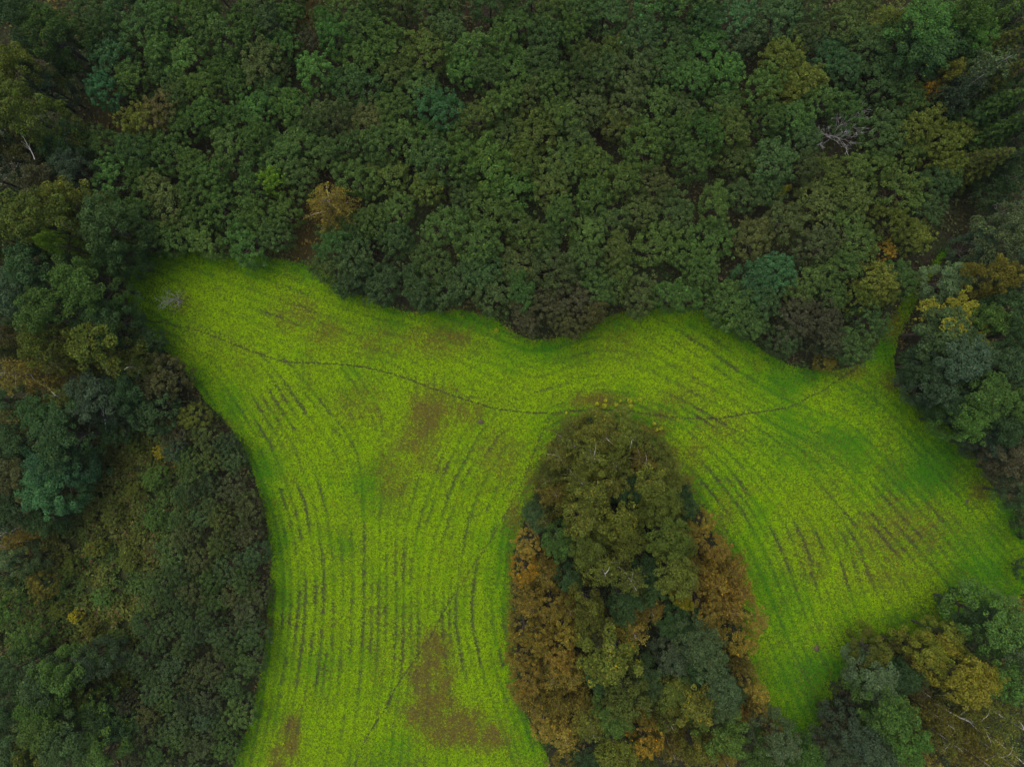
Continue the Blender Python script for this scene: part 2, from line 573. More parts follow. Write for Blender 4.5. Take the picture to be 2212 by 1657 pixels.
def make_ground():
    xs, ys = axis(-160, 2372, 12, 25000), axis(-140, 1800, 12, 25000)
    X, Y = np.meshgrid(xs, ys)
    px, py = X.ravel(), Y.ravel()
    v = np.stack([wx(px), wy(py), relief(px, py) - .02], axis=1)
    nx, ny = len(xs), len(ys)
    i, j = np.meshgrid(np.arange(nx - 1), np.arange(ny - 1))
    a = (j * nx + i).ravel()
    f = np.stack([a, a + nx, a + nx + 1, a + 1], axis=1)
    o = link("ground", mesh_np("ground", v, f, floor_tint(px, py), M_GROUND, smooth=True))
    o["kind"] = "structure"
    o["label"] = "dark woodland floor of soil and leaf litter"


make_ground()


def make_haze():
    import bmesh
    bm = bmesh.new()
    bmesh.ops.create_cube(bm, size=1.0)
    me = bpy.data.meshes.new("haze")
    bm.to_mesh(me)
    bm.free()
    m = bpy.data.materials.new("thin_morning_haze")
    m.use_nodes = True
    nt = m.node_tree
    nt.nodes.remove(nt.nodes["Principled BSDF"])
    pv = nt.nodes.new("ShaderNodeVolumePrincipled")
    pv.inputs["Color"].default_value = (0.86, 0.93, 1.0, 1)
    pv.inputs["Density"].default_value = HAZE
    nt.links.new(pv.outputs[0], nt.nodes["Material Output"].inputs["Volume"])
    me.materials.append(m)
    o = link("haze", me)
    o.scale = (5200, 5200, 86)
    o.location = (0, 0, 40)
    o["kind"] = "stuff"
    o["label"] = "thin grey-blue haze over the whole valley"


HAZE = 0.00008
make_haze()


def make_meadow():
    st = 4
    xs, ys = np.arange(200, 2290, st), np.arange(500, 1790, st)
    X, Y = np.meshgrid(xs, ys)
    px, py = X.ravel().astype(float), Y.ravel().astype(float)
    iy, ix = ridx(px, py)
    z = relief(px, py) + .012 + 0.03 - .07 * np.clip(furrow[iy, ix], 0, 1) - .05 * path_mask[iy, ix]
    z -= np.clip(.62 - edge_soft[iy, ix], 0, .3) * .25
    v = np.stack([wx(px), wy(py), z], axis=1)
    nx, ny = len(xs), len(ys)
    i, j = np.meshgrid(np.arange(nx - 1), np.arange(ny - 1))
    a = (j * nx + i).ravel()
    keep = meadow_mask[ridx(px[a] + st / 2, py[a] + st / 2)]
    a = a[keep]
    f = np.stack([a, a + nx, a + nx + 1, a + 1], axis=1)
    used = np.unique(f)
    rm = -np.ones(len(v), dtype=int)
    rm[used] = np.arange(len(used))
    o = link("meadow", mesh_np("meadow", v[used], rm[f], meadow_soil_tint(px, py)[used], M_GROUND, smooth=True))
    o["kind"] = "structure"
    o["label"] = "lime green curving meadow with faint old rows"


make_meadow()


def make_path(pts, hw, label):
    v, f = [], []
    n = len(pts)
    for i, (x, y) in enumerate(pts):
        a, b = pts[max(i - 1, 0)], pts[min(i + 1, n - 1)]
        tx, ty = b[0] - a[0], b[1] - a[1]
        l = math.hypot(tx, ty) or 1
        nx_, ny_ = -ty / l, tx / l
        jx = hw * float(.6 + .7 * vnoise(np.array([i * 6.0]), np.array([hw * 900]), 55, 88)[0])
        wobx = 3.0 * float(vnoise(np.array([i * 6.0]), np.array([hw * 500]), 30, 89)[0] - .5)
        for k in (-1, -.4, .4, 1):
            q = (x + nx_ * (jx * k + wobx), y + ny_ * (jx * k + wobx))
            z = float(relief(np.array([q[0]]), np.array([q[1]]))[0]) + (.022 if abs(k) < .5 else .03)
            v.append((wx(q[0]), wy(q[1]), z))
        if i:
            for k in range(3):
                b0 = (i - 1) * 4 + k
                f.append((b0, b0 + 1, b0 + 5, b0 + 4))
    t = np.tile(np.array([[0.045, 0.055, 0.018]]), (len(v), 1))
    o = link("path", mesh_np("path", np.array(v), np.array(f), t, M_GROUND, smooth=True))
    o["kind"] = "structure"
    o["label"] = label


make_path(PATHS[0], 1.3, "narrow trodden trail crossing the meadow from left to right")
make_path(PATHS[1][len(PATHS[1]) // 2:], 1.2, "narrow trodden trail running down the lower meadow to the bottom edge")
make_path(PATHS[2], .8, "faint animal track across the lower right lobe of the meadow")

# ------------------------------------------------------------------ grass of the meadow
C_LIME = np.array((0.258, 0.440, 0.001))
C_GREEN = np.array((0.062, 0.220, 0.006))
C_BROWN = np.array((0.160, 0.130, 0.018))


def make_grass():
    rng = np.random.default_rng(101)
    n = 860000
    px, py = rng.uniform(240, 2250, n), rng.uniform(525, 1720, n)
    iy, ix = ridx(px, py)
    es = edge_soft[iy, ix]
    clump = fbm(px, py, 9, 71, 3)
    dens = meadow_mask[iy, ix] * (1 - .93 * np.clip(furrow[iy, ix] * 1.25, 0, 1)) * (1 - .95 * np.clip(path_mask[iy, ix] * (1.35 + .5 * (fbm(px, py, 40, 90, 2) - .5)), 0, 1))
    dens = dens * (1 - .35 * band[iy, ix]) * np.clip(.45 + 1.5 * (clump - .22), .3, 1) * (1 - .25 * brown[iy, ix])
    keep = rng.random(n) < dens
    px, py, iy, ix = px[keep], py[keep], iy[keep], ix[keep]
    n = len(px)
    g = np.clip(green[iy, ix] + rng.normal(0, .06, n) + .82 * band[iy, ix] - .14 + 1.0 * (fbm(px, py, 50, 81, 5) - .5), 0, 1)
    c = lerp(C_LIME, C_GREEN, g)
    br = np.clip(brown[iy, ix] * 1.25 + 1.1 * np.clip(fbm(px, py, 48, 85, 4) - .56, 0, 1), 0, 1)
    bm = np.where(rng.random(n) < br * .85, .85, br * .2)
    c = lerp(c, C_BROWN, bm)
    dk = (rng.random(n) < .3) & (bm > .5)
    c[dk] *= np.array((.62, .55, .7))
    fleck = rng.random(n) < .002 + .03 * br
    c[fleck] = np.array((0.33, 0.27, 0.012))
    c = c * np.exp(rng.normal(0, .09, n))[:, None]
    c[:, 0] *= np.exp(rng.normal(0, .06, n))
    size = .094 * np.exp(rng.normal(0, .28, n)) * (1 + .25 * g)
    K = 3
    cen = np.stack([wx(px), wy(py), relief(px, py) + .03 - .05 * np.clip(furrow[iy, ix], 0, 1)], axis=1)
    az0 = rng.uniform(0, 2 * np.pi, n)
    V = np.empty((n, K, 3, 3), dtype=np.float32)
    for k in range(K):
        az = az0 + k * 2 * np.pi / K + rng.normal(0, .4, n)
        el = rng.uniform(.12, .75, n)
        d = np.stack([np.cos(az) * np.cos(el), np.sin(az) * np.cos(el), np.sin(el)], axis=1)
        s = np.stack([-np.sin(az), np.cos(az), np.zeros(n)], axis=1)
        L = (size * rng.uniform(.7, 1.3, n))[:, None]
        V[:, k, 0] = cen - s * L * .30 + d * L * .15
        V[:, k, 1] = cen + s * L * .30 + d * L * .15
        V[:, k, 2] = cen + d * L * 1.15
    T = np.repeat(c[:, None, :], K * 3, axis=1).reshape(-1, 3)
    F = np.arange(n * K * 3, dtype=np.int32).reshape(-1, 3)
    o = link("meadow_grass", mesh_np("meadow_grass", V.reshape(-1, 3), F, T, M_GRASS))
    o["kind"] = "stuff"
    o["label"] = "short lime green grass and clover covering the meadow"
    o["category"] = "grass"


make_grass()


# ------------------------------------------------------------------ undergrowth of the wood
def weeds(name, label, n, sampler, tintf, size, hgt, seed, cat):
    rng = np.random.default_rng(seed)
    px, py = sampler(rng, n)
    n = len(px)
    m = fbm(px, py, 26, seed + 1, 3)
    top = np.clip((m - .25) * 2.0, .05, 1.1) * hgt
    z = relief(px, py) + top * np.sqrt(rng.random(n)) + .05
    pos = np.stack([wx(px), wy(py), z], axis=1)
    nor = rng.normal(size=(n, 3)) * .55 + np.array((0, 0, 1.0))
    s = size * np.exp(rng.normal(0, .3, n))
    v, f = leaves_geo(pos, nor, s, s * .55, rng)
    t = tintf(px, py, rng) * np.exp(rng.normal(0, .28, n))[:, None]
    o = link(name, mesh_np(name, v, f, np.repeat(t, 4, axis=0), M_WEED))
    o["kind"] = "stuff"
    o["label"] = label
    o["category"] = cat


def scrub_s(rng, n):
    px, py = rng.uniform(-100, 430, n), rng.uniform(890, 1560, n)
    k = (scrub[ridx(px, py)] > rng.random(n)) & (fbm(px, py, 14, 7, 3) > .34)
    return px[k], py[k]


def scrub_t(px, py, rng):
    a = fbm(px, py, 70, 12, 3)
    c = lerp((0.054, 0.104, 0.020), (0.092, 0.115, 0.020), np.clip((a - .3) * 2.6, 0, 1))
    b = rng.random(len(px)) < .06
    c[b] = (0.13, 0.07, 0.035)
    return c


weeds("scrub", "low olive scrub and tall weeds in the clearing on the left", 150000, scrub_s, scrub_t, .30, 1.3, 210, "scrub")


def under_s(rng, n):
    px, py = rng.uniform(-150, 2360, n), rng.uniform(-130, 1790, n)
    iy, ix = ridx(px, py)
    k = ~meadow_mask[iy, ix] & (scrub[iy, ix] < .6)
    return px[k], py[k]


def under_t(px, py, rng):
    a = fbm(px, py, 60, 14, 3)
    iy, ix = ridx(px, py)
    c = lerp((0.045, 0.085, 0.022), (0.085, 0.075, 0.028), np.clip((a - .35) * 3, 0, 1))
    g = np.clip(gold[iy, ix] * 1.3, 0, 1)
    return lerp(c, (0.135, 0.108, 0.022), np.where(rng.random(len(px)) < g, 1, g * .4))


weeds("undergrowth", "dark leafy undergrowth between the trees", 120000, under_s, under_t, .34, .8, 220, "undergrowth")


def edge_s(rng, n):
    px, py = rng.uniform(220, 2300, n), rng.uniform(500, 1760, n)
    e = edge_soft[ridx(px, py)]
    k = (e > .30) & (e < .70) & (rng.random(n) < np.clip((.72 - e) * 4, 0, 1)) & (fbm(px, py, 22, 16, 3) > .38) & ~((px > 1850) & (py < 830) & meadow_mask[ridx(px, py)] & (rng.random(n) < .6))
    return px[k], py[k]


def edge_t(px, py, rng):
    a = fbm(px, py, 45, 18, 3)
    c = lerp((0.055, 0.110, 0.020), (0.110, 0.080, 0.030), np.clip((a - .42) * 4, 0, 1))
    b = rng.random(len(px)) < .05
    c[b] = (0.26, 0.22, 0.02)
    return c


weeds("edge_weeds", "fringe of tall brown and green weeds along the meadow edge", 240000, edge_s, edge_t, .24, .7, 230, "weeds")


# ------------------------------------------------------------------ tree prototypes
def tint_leaves(n, rng, sd=.25, flecks=0.0, fleck_c=(2.6, 1.7, .4)):
    t = np.exp(rng.normal(0, sd, (n, 1))) * np.ones((n, 3))
    t[:, 0] *= np.exp(rng.normal(0, .12, n))
    t[:, 2] *= np.exp(rng.normal(0, .15, n))
    if flecks:
        k = rng.random(n) < flecks
        t[k] *= np.array(fleck_c)
    return t


def lobed(seed, R, H, nl, lr0, lr1, nleaf, ls, drop, flecks=0.0, bark=M_BARK, irregular=.12, limbs=9, skirt=True):
    """broad crown of leafy lobes; returns (trunk mesh, crown mesh)"""
    rng = np.random.default_rng(seed)
    lob = []
    lean = rng.normal(0, .05, 2) * R
    stretch = 1 + rng.normal(0, .12)
    for i in range(nl):
        rho = R * .80 * math.sqrt((i + .4) / nl) * (1 + rng.normal(0, irregular))
        th = i * 2.39996 + rng.normal(0, .25) + seed
        lr = rng.uniform(lr0, lr1) * (1.12 - .35 * rho / R)
        z = H - lr - drop * H * (rho / R) ** 2 + rng.normal(0, .05) * H
        lob.append((rho * math.cos(th) * stretch + lean[0], rho * math.sin(th) / stretch + lean[1], min(z, H - lr * .6), lr))
    if skirt:
        for i in range(int(nl * .8)):
            th = i * 2.39996 * 1.7 + seed * 2
            rho = R * rng.uniform(.62, .85)
            lr = rng.uniform(lr0, lr1)
            lob.append((rho * math.cos(th) * stretch + lean[0], rho * math.sin(th) / stretch + lean[1], H * (1 - drop) - lr - H * rng.uniform(.06, .45), lr))
    L = np.array(lob)
    wgt = L[:, 3] ** 2
    cnt = rng.multinomial(nleaf, wgt / wgt.sum())
    P, N, B = [], [], []
    for (cx, cy, cz, lr), k in zip(lob, cnt):
        d = unit(rng.normal(size=(k, 3)) + np.array((0, 0, .45)))
        # bumpy lobe surface, made of sprays
        nb = 9
        sp = unit(rng.normal(size=(nb, 3)) + np.array((0, 0, .5)))
        near = np.max(d @ sp.T, axis=1)
        rad = lr * (.62 + .42 * np.clip((near - .55) / .45, 0, 1) ** 1.0 + rng.normal(0, .07, k))
        p = np.array((cx, cy, cz)) + d * rad[:, None] * np.array((1, 1, .85))
        P.append(p)
        N.append(d * .55 + np.array((0, 0, .45)) + rng.normal(size=(k, 3)) * .42)
        B.append(np.full(k, math.exp(rng.normal(0, .11))))
    P, N, B = np.concatenate(P), np.concatenate(N), np.concatenate(B)
    keep = P[:, 2] > H * .12
    for (cx, cy, cz, lr) in lob:
        dd = np.sqrt(((P - np.array((cx, cy, cz))) ** 2).sum(1))
        keep &= dd > lr * .5
    P, N, B = P[keep], N[keep], B[keep]
    s = ls * np.exp(rng.normal(0, .22, len(P)))
    v, f = leaves_geo(P, N, s, s * .68, rng)
    t = tint_leaves(len(P), rng, .22, flecks) * B[:, None]
    crown = mesh_np("crown", v, f, np.repeat(t, 4, axis=0), M_LEAF)
    tb = Tubes()
    top = Vector((lean[0], lean[1], H * .72))
    r0 = .012 * H + .02 * R
    tb.add([(0, 0, -.2), (lean[0] * .2, lean[1] * .2, H * .25), (lean[0] * .6, lean[1] * .6, H * .5), top], [r0 * 1.25, r0 * .85, r0 * .6, r0 * .25], 7)
    order = sorted(range(len(lob)), key=lambda i: -lob[i][3])[:limbs]
    for i in order:
        cx, cy, cz, lr = lob[i]
        z0 = H * rng.uniform(.25, .5)
        a = Vector((lean[0] * .5, lean[1] * .5, z0))
        e = Vector((cx, cy, cz))
        m = a.lerp(e, .55) + Vector((0, 0, -.06 * H))
        tb.add([a, m, e], [r0 * .45, r0 * .28, r0 * .08], 5)
    return tb.mesh("trunk", bark), crown


def feathery(seed, R, H, nbr, ntw, nlf, ls, bare_top=0.0, flecks=0.0, bark=M_BIRCH, low=.25):
    """birch: arching limbs with hanging leafy twigs"""
    rng = np.random.default_rng(seed)
    tb, td = Tubes(), Tubes()
    lean = rng.normal(0, .06, 2) * R
    r0 = .010 * H + .010 * R
    tb.add([(0, 0, -.2), (lean[0] * .3, lean[1] * .3, H * .35), (lean[0] * .8, lean[1] * .8, H * .7), (lean[0], lean[1], H * .97)], [r0 * 1.2, r0 * .8, r0 * .5, r0 * .12], 7)
    P, B = [], []
    for i in range(nbr):
        u = (i + rng.random()) / nbr
        z0 = H * (low + (.92 - low) * u)
        q = (z0 / H - .45) / .55
        Lb = R * (1.0 - .72 * max(q, 0) ** 1.5) * rng.uniform(.72, 1.15) * (1 if z0 > .35 * H else .9)
        th = i * 2.39996 + rng.normal(0, .2)
        up = rng.uniform(.35, .75)
        sag = rng.uniform(.45, .8)
        pts = []
        ax = np.array((lean[0] * z0 / H, lean[1] * z0 / H, z0))
        for t in np.linspace(0, 1, 6):
            ang = th + .25 * t * math.sin(i * 1.7)
            pts.append(ax + np.array((math.cos(ang) * Lb * t, math.sin(ang) * Lb * t, Lb * (up * t - sag * t * t))))
        pts = np.array(pts)
        show = rng.random() < bare_top
        br = r0 * (.32 if show else .22)
        (tb if show else td).add([tuple(p) for p in pts], [br, br * .75, br * .55, br * .38, br * .24, br * .1], 4)
        bright = math.exp(rng.normal(0, .14))
        k = int(ntw * (Lb / R) * (.5 if (show and u > .5) else 1.0)) + 3
        for _ in range(k):
            t = rng.uniform(.02, 1.02)
            j = min(int(t * 5), 4)
            b = pts[j] + (pts[j + 1] - pts[j]) * (t * 5 - j)
            out = unit(np.array([[math.cos(th), math.sin(th), 0]]))[0]
            dr = out * rng.uniform(.1, .8) + np.array((-out[1], out[0], 0)) * rng.normal(0, .6) + np.array((0, 0, rng.uniform(-.6, .25)))
            ln = R * rng.uniform(.12, .26)
            s = np.linspace(.1, 1, nlf)[:, None]
            tw = b + dr * ln * s + np.array((0, 0, -1.0)) * ln * .55 * s ** 2
            P.append(tw + rng.normal(0, .035 * R, tw.shape) * .8)
            B.append(np.full(nlf, bright * math.exp(rng.normal(0, .12))))
    P, B = np.concatenate(P), np.concatenate(B)
    N = rng.normal(size=P.shape) * .7 + np.array((0, 0, .65))
    s = ls * np.exp(rng.normal(0, .22, len(P)))
    v, f = leaves_geo(P, N, s, s * .6, rng)
    t = tint_leaves(len(P), rng, .22, flecks, (1.5, 1.35, .8)) * B[:, None]
    me = mesh_np("trunk", np.array([tuple(p) for p in tb.v + td.v]), np.array(tb.f + [tuple(a + len(tb.v) for a in q) for q in td.f]), None, bark, smooth=True)
    me.materials.append(M_BARK)
    me.polygons.foreach_set("material_index", np.array([0] * len(tb.f) + [1] * len(td.f), dtype=np.int32))
    return me, mesh_np("crown", v, f, np.repeat(t, 4, axis=0), M_LEAF)


def conifer(seed, R, H, bark=M_BARK):
    rng = np.random.default_rng(seed)
    tb = Tubes()
    r0 = .018 * H
    tb.add([(0, 0, -.2), (0, 0, H * .5), (0, 0, H * .98)], [r0, r0 * .6, r0 * .08], 7)
    P, N, Ls, B, UU = [], [], [], [], []
    z = H * .10
    w = 0
    while z < H * .985:
        Lb = R * (1 - z / H) ** .78 + .12
        nb = 10 if z < .8 * H else 7
        for b in range(nb):
            th = b * 2 * math.pi / nb + w * .7 + rng.normal(0, .12)
            l = Lb * rng.uniform(.75, 1.12)
            bri = math.exp(rng.normal(0, .15))
            d = np.array((math.cos(th), math.sin(th), 0))
            sd = np.array((-d[1], d[0], 0))
            tip = np.array((0, 0, z)) + d * l + np.array((0, 0, .10 * l - .28 * l))
            tb.add([(0, 0, z), tuple(np.array((0, 0, z)) + d * l * .5), tuple(tip)], [r0 * .2, r0 * .14, .01], 3)
            k = int(80 * l / R) + 12
            t = np.sqrt(rng.uniform(.02, 1, k))
            lat = rng.uniform(-1, 1, k) * .42 * l * (1.12 - t)
            p = np.array((0, 0, z)) + d * (l * t)[:, None] + sd * lat[:, None]
            p[:, 2] += .10 * l * t - .28 * l * t * t - .15 * np.abs(lat) + rng.normal(0, .05, k)
            P.append(p)
            N.append(np.array((0, 0, 1.)) + .4 * rng.normal(size=(k, 3)))
            B.append(np.full(k, bri))
        z += H * .052
        w += 1
    P, N, B = np.concatenate(P), np.concatenate(N), np.concatenate(B)
    s = .30 * np.exp(rng.normal(0, .2, len(P)))
    v, f = leaves_geo(P, N, s, s * .4, rng)
    t = tint_leaves(len(P), rng, .2) * B[:, None]
    return tb.mesh("trunk", bark), mesh_np("crown", v, f, np.repeat(t, 4, axis=0), M_LEAF)


def bare_tree(seed, H, spread, depth=5, upness=.55, thick=1.0, mat=M_DEAD, one_sided=None):
    rng = random.Random(seed)
    trunk, tw = Tubes(), Tubes()

    def grow(p, d, l, r, lev):
        pts, rad = [p], [r]
        q, dd = p.copy(), d.copy()
        for k in range(4):
            dd = (dd + Vector((rng.gauss(0, .16), rng.gauss(0, .16), rng.gauss(0, .10) + .05 * upness))).normalized()
            q = q + dd * l / 4
            pts.append(q.copy())
            rad.append(r * (1 - .13 * (k + 1)))
        (trunk if lev == 0 else tw).add([tuple(a) for a in pts], rad, 6 if lev == 0 else (4 if lev < 3 else 3))
        if lev >= depth:
            return
        for k in range(rng.choice((2, 2, 3)) if lev else 11):
            j = rng.randint(1 if lev == 0 else 2, 4)
            th = rng.uniform(0, 2 * math.pi)
            side = Vector((math.cos(th), math.sin(th), rng.uniform(-.1, .5) * upness))
            if one_sided:
                side += Vector(one_sided) * .6
            nd = (dd * rng.uniform(.5, 1.0) + side * spread).normalized()
            grow(pts[j].copy(), nd, l * (rng.uniform(.6, 1.0) if lev == 0 else rng.uniform(.5, .75)), max(rad[j] * (.42 if lev == 0 else .6), .015), lev + 1)

    grow(Vector((0, 0, -.1)), Vector((0, 0, 1)), H * .36, .03 * H * .5 * thick, 0)
    return trunk.mesh("trunk", mat), tw.mesh("branches", mat)


PROTO = {}
# kind: list of (trunk, crown), nominal radius, nominal height
PROTO["thicket"] = ([lobed(300 + i, 2.4, 6.0, 74 + i % 8, .19, .35, 8600, .132, .09, irregular=.24, flecks=(0.0, .004, .0, .012)[i % 4], limbs=8) for i in range(12)], 2.4, 6.0)
PROTO["bush"] = ([lobed(330 + i, 1.7, 4.0, 56 + i % 6, .14, .25, 5600, .105, .11, irregular=.22, flecks=(0, .004)[i % 2], limbs=7) for i in range(6)], 1.7, 4.0)
PROTO["broad"] = ([lobed(350 + i, 3.6, 12.0, 56 + 2 * (i % 4), .38, .82, 16000, .17, .15, flecks=(0, .006)[i % 2], limbs=10, irregular=.16) for i in range(8)], 3.6, 12.0)
PROTO["fine"] = ([lobed(370 + i, 3.2, 11.0, 34 + 3 * (i % 3), .45, .85, 11000, .18, .20, flecks=(0.01, .03)[i % 2], limbs=10, irregular=.2) for i in range(6)], 3.2, 11.0)
PROTO["birch"] = ([feathery(390 + i, 3.0, 11.0, 56, 20, 9, .17, 0.03, .03) for i in range(6)], 3.0, 11.0)
PROTO["birchbare"] = ([feathery(400 + i, 3.0, 12.0, 54, 20, 9, .16, .09, .02) for i in range(4)], 3.0, 12.0)
PROTO["russet"] = ([feathery(410 + i, 2.4, 8.5, 58, 21, 8, .155, 0.0, .05, bark=M_BARK, low=.12) for i in range(3)]
                   + [lobed(415 + i, 2.4, 8.5, 54, .20, .42, 8500, .125, .24, flecks=.05, irregular=.26, limbs=10) for i in range(5)], 2.4, 8.5)
PROTO["conifer"] = ([conifer(420 + i, 3.0, 13.0) for i in range(3)], 3.0, 13.0)

# leaf colours (reflectance)
PAL = {"green": (0.058, 0.120, 0.022), "deep": (0.041, 0.084, 0.026), "teal": (0.038, 0.104, 0.036), "olive": (0.084, 0.114, 0.018),
       "brownish": (0.080, 0.086, 0.026), "dusky": (0.060, 0.068, 0.030), "lime": (0.120, 0.210, 0.018), "golden": (0.138, 0.126, 0.020),
       "orange": (0.225, 0.150, 0.018), "russet": (0.172, 0.142, 0.023), "yellow": (0.25, 0.24, 0.018), "khaki": (0.112, 0.134, 0.020),
       "silvery": (0.076, 0.120, 0.044), "bluish": (0.046, 0.080, 0.038), "bright": (0.062, 0.148, 0.030), "yellowgreen": (0.195, 0.210, 0.022)}
WORD = {"green": "mid green", "deep": "dark green", "teal": "teal green", "olive": "olive green", "brownish": "brownish green", "dusky": "dusky purple-brown",
        "lime": "lime green", "golden": "golden brown", "orange": "orange", "russet": "russet brown", "yellow": "yellow", "khaki": "khaki", "silvery": "silvery green",
        "bluish": "bluish dark green", "bright": "bright green", "yellowgreen": "yellow-green"}
KINDW = {"thicket": "bushy thicket tree", "bush": "rounded bush", "broad": "broadleaf tree", "fine": "small-leaved tree", "birch": "birch", "birchbare": "white-limbed birch",
         "russet": "young birch", "conifer": "conifer"}
TREES = []      # filled with dict(px, py, obj, colour, kind, group)


def place_tree(px, py, r, h, kind, colr, group, label=None, rz=None, jitter=.10, cword=None):
    protos, R0, H0 = PROTO[kind]
    tr, cr = protos[PR.randrange(len(protos))]
    zc = h * .78
    f = (CAM_H - zc) / CAM_H
    rm = r * U * f
    name = {"bush": "bush", "birch": "birch_tree", "birchbare": "birch_tree", "russet": "birch_tree", "conifer": "conifer_tree", "thicket": "thicket_tree"}.get(kind, "broadleaf_tree")
    o = link(name, None)
    x, y = wx(px, zc), wy(py, zc)
    gpx, gpy = x / U + PW / 2, -y / U + PH / 2
    o.location = (x, y, float(relief(np.array([gpx]), np.array([gpy]))[0]) - .03)
    o.rotation_euler = (PR.gauss(0, .03), PR.gauss(0, .03), PR.uniform(0, 2 * math.pi) if rz is None else rz)
    s = rm / R0 * (1.04 if kind in ('thicket', 'bush') else .97)
    o.scale = (s * PR.uniform(.94, 1.06), s * PR.uniform(.94, 1.06), h / H0)
    o.empty_display_size = .3
    link("trunk", tr, o)
    c = link("crown", cr, o)
    b = 1.14 * math.exp(PR.gauss(0, jitter))
    base = PAL[colr] if isinstance(colr, str) else colr
    c.color = (base[0] * b * math.exp(PR.gauss(0, .06)), base[1] * b, base[2] * b * math.exp(PR.gauss(0, .06)), 1)
    o["category"] = "bush" if kind == "bush" else "tree"
    o["group"] = group
    if label:
        o["label"] = label
    TREES.append(dict(px=px, py=py, r=r, o=o, colr=cword or colr, kind=kind, group=group, label=label))
    return o


# ------------------------------------------------------------------ the trees one can tell apart: (x, y, r, height, kind, colour)
G_LEFT = "tall trees along the left side"
LEFT = [(-12, 300, 52, 12, "fine", "deep"), (-14, 380, 52, 11, "broad", "bluish"), (-12, 455, 50, 12, "fine", "deep"), (-14, 570, 50, 12, "broad", "deep"), (-14, 680, 50, 12, "broad", "deep"), (-14, 865, 50, 10, "broad", "deep"), (-14, 1000, 50, 10, "broad", "bluish"), (-14, 1075, 50, 10, "fine", "deep"), (70, 320, 44, 8, "broad", "deep"), (45, 235, 80, 14, "broad", "olive"), (22, 155, 55, 13, "broad", "khaki"), (33, 33, 62, 13, "broad", "deep"), (108, 75, 62, 12, "fine", "green"),
        (62, 128, 45, 10, "broad", "deep"), (95, 178, 38, 9, "broad", "bluish"), (150, 128, 30, 6, "fine", "deep"), (118, 300, 52, 9, "fine", "deep"), (40, 330, 45, 10, "fine", "brownish"),
        (100, 480, 84, 15, "broad", "olive"), (228, 495, 66, 13, "broad", "deep"), (147, 432, 58, 13, "fine", "olive"), (18, 520, 48, 13, "broad", "olive"),
        (145, 523, 26, 15.4, "fine", "lime"), (150, 370, 50, 9, "broad", "bluish"), (90, 385, 48, 10, "fine", "dusky"), (15, 440, 42, 10, "birch", "dusky"),
        (67, 582, 62, 13, "broad", "deep"), (180, 606, 72, 13, "broad", "green"), (246, 560, 46, 10, "broad", "deep"), (28, 636, 56, 13, "broad", "bluish"), (112, 672, 62, 14, "fine", "green"), (222, 694, 62, 11, "broad", "deep"),
        (18, 722, 46, 12, "birch", "brownish"), (88, 745, 64, 13, "fine", "olive"), (150, 722, 36, 12, "birch", "brownish"), (214, 747, 70, 12, "fine", "olive"),
        (236, 790, 46, 11, "birch", "khaki"), (144, 782, 46, 12, "birch", "khaki"), (33, 813, 72, 13, "birchbare", "russet"), (142, 846, 46, 11, "birchbare", "olive"),
        (288, 790, 40, 10, "birchbare", "olive"), (206, 865, 66, 10, "broad", "bluish"), (276, 850, 52, 9, "broad", "deep"), (352, 826, 56, 7, "thicket", "brownish"), (332, 884, 58, 7, "thicket", "deep"), (310, 740, 34, 6, "thicket", "deep"),
        (93, 893, 54, 9, "broad", "deep"), (30, 905, 46, 9, "fine", "brownish"), (140, 937, 72, 11, "broad", "deep"), (26, 960, 54, 10, "fine", "deep"),
        (122, 1000, 62, 10, "broad", "teal"), (33, 1030, 58, 10, "fine", "brownish"), (106, 1062, 62, 10, "broad", "teal"), (24, 1100, 54, 9, "broad", "deep"), (98, 1128, 42, 7, "broad", "deep"),
        (378, 940, 32, 4, "bush", "dusky"), (347, 976, 18, 3.4, "bush", "yellow"), (372, 972, 30, 4.5, "bush", "bluish"), (412, 900, 34, 5, "bush", "khaki"), (250, 935, 34, 5, "bush", "deep"),
        (330, 1030, 26, 3.6, "bush", "green"), (20, 1172, 38, 8, "birchbare", "russet"), (26, 1222, 42, 8, "fine", "silvery"), (83, 1269, 30, 5, "bush", "golden"), (160, 1331, 13, 2.6, "bush", "yellow"),
        (200, 1424, 50, 8, "fine", "bluish"), (143, 1446, 58, 10, "fine", "green"), (93, 1483, 56, 10, "fine", "deep"), (30, 1450, 48, 9, "broad", "deep"),
        (80, 1525, 60, 10, "fine", "green"), (14, 1530, 50, 10, "broad", "deep"), (102, 1575, 58, 10, "broad", "green"), (152, 1602, 66, 10, "broad", "deep"), (27, 1605, 60, 10, "broad", "deep"),
        (218, 1622, 58, 9, "fine", "green"), (267, 1521, 26, 4.5, "bush", "dusky"), (67, 1648, 52, 10, "fine", "olive"), (200, 1530, 46, 6, "bush", "green"), (170, 1500, 40, 6, "bush", "olive"),
        (10, 1320, 36, 6, "bush", "green"), (60, 1390, 40, 6, "bush", "green"), (250, 1570, 38, 6, "bush", "deep"), (-18, 1250, 40, 8, "fine", "deep"), (-15, 760, 40, 12, "birch", "olive")]
G_RIGHT = "tall trees along the right side"
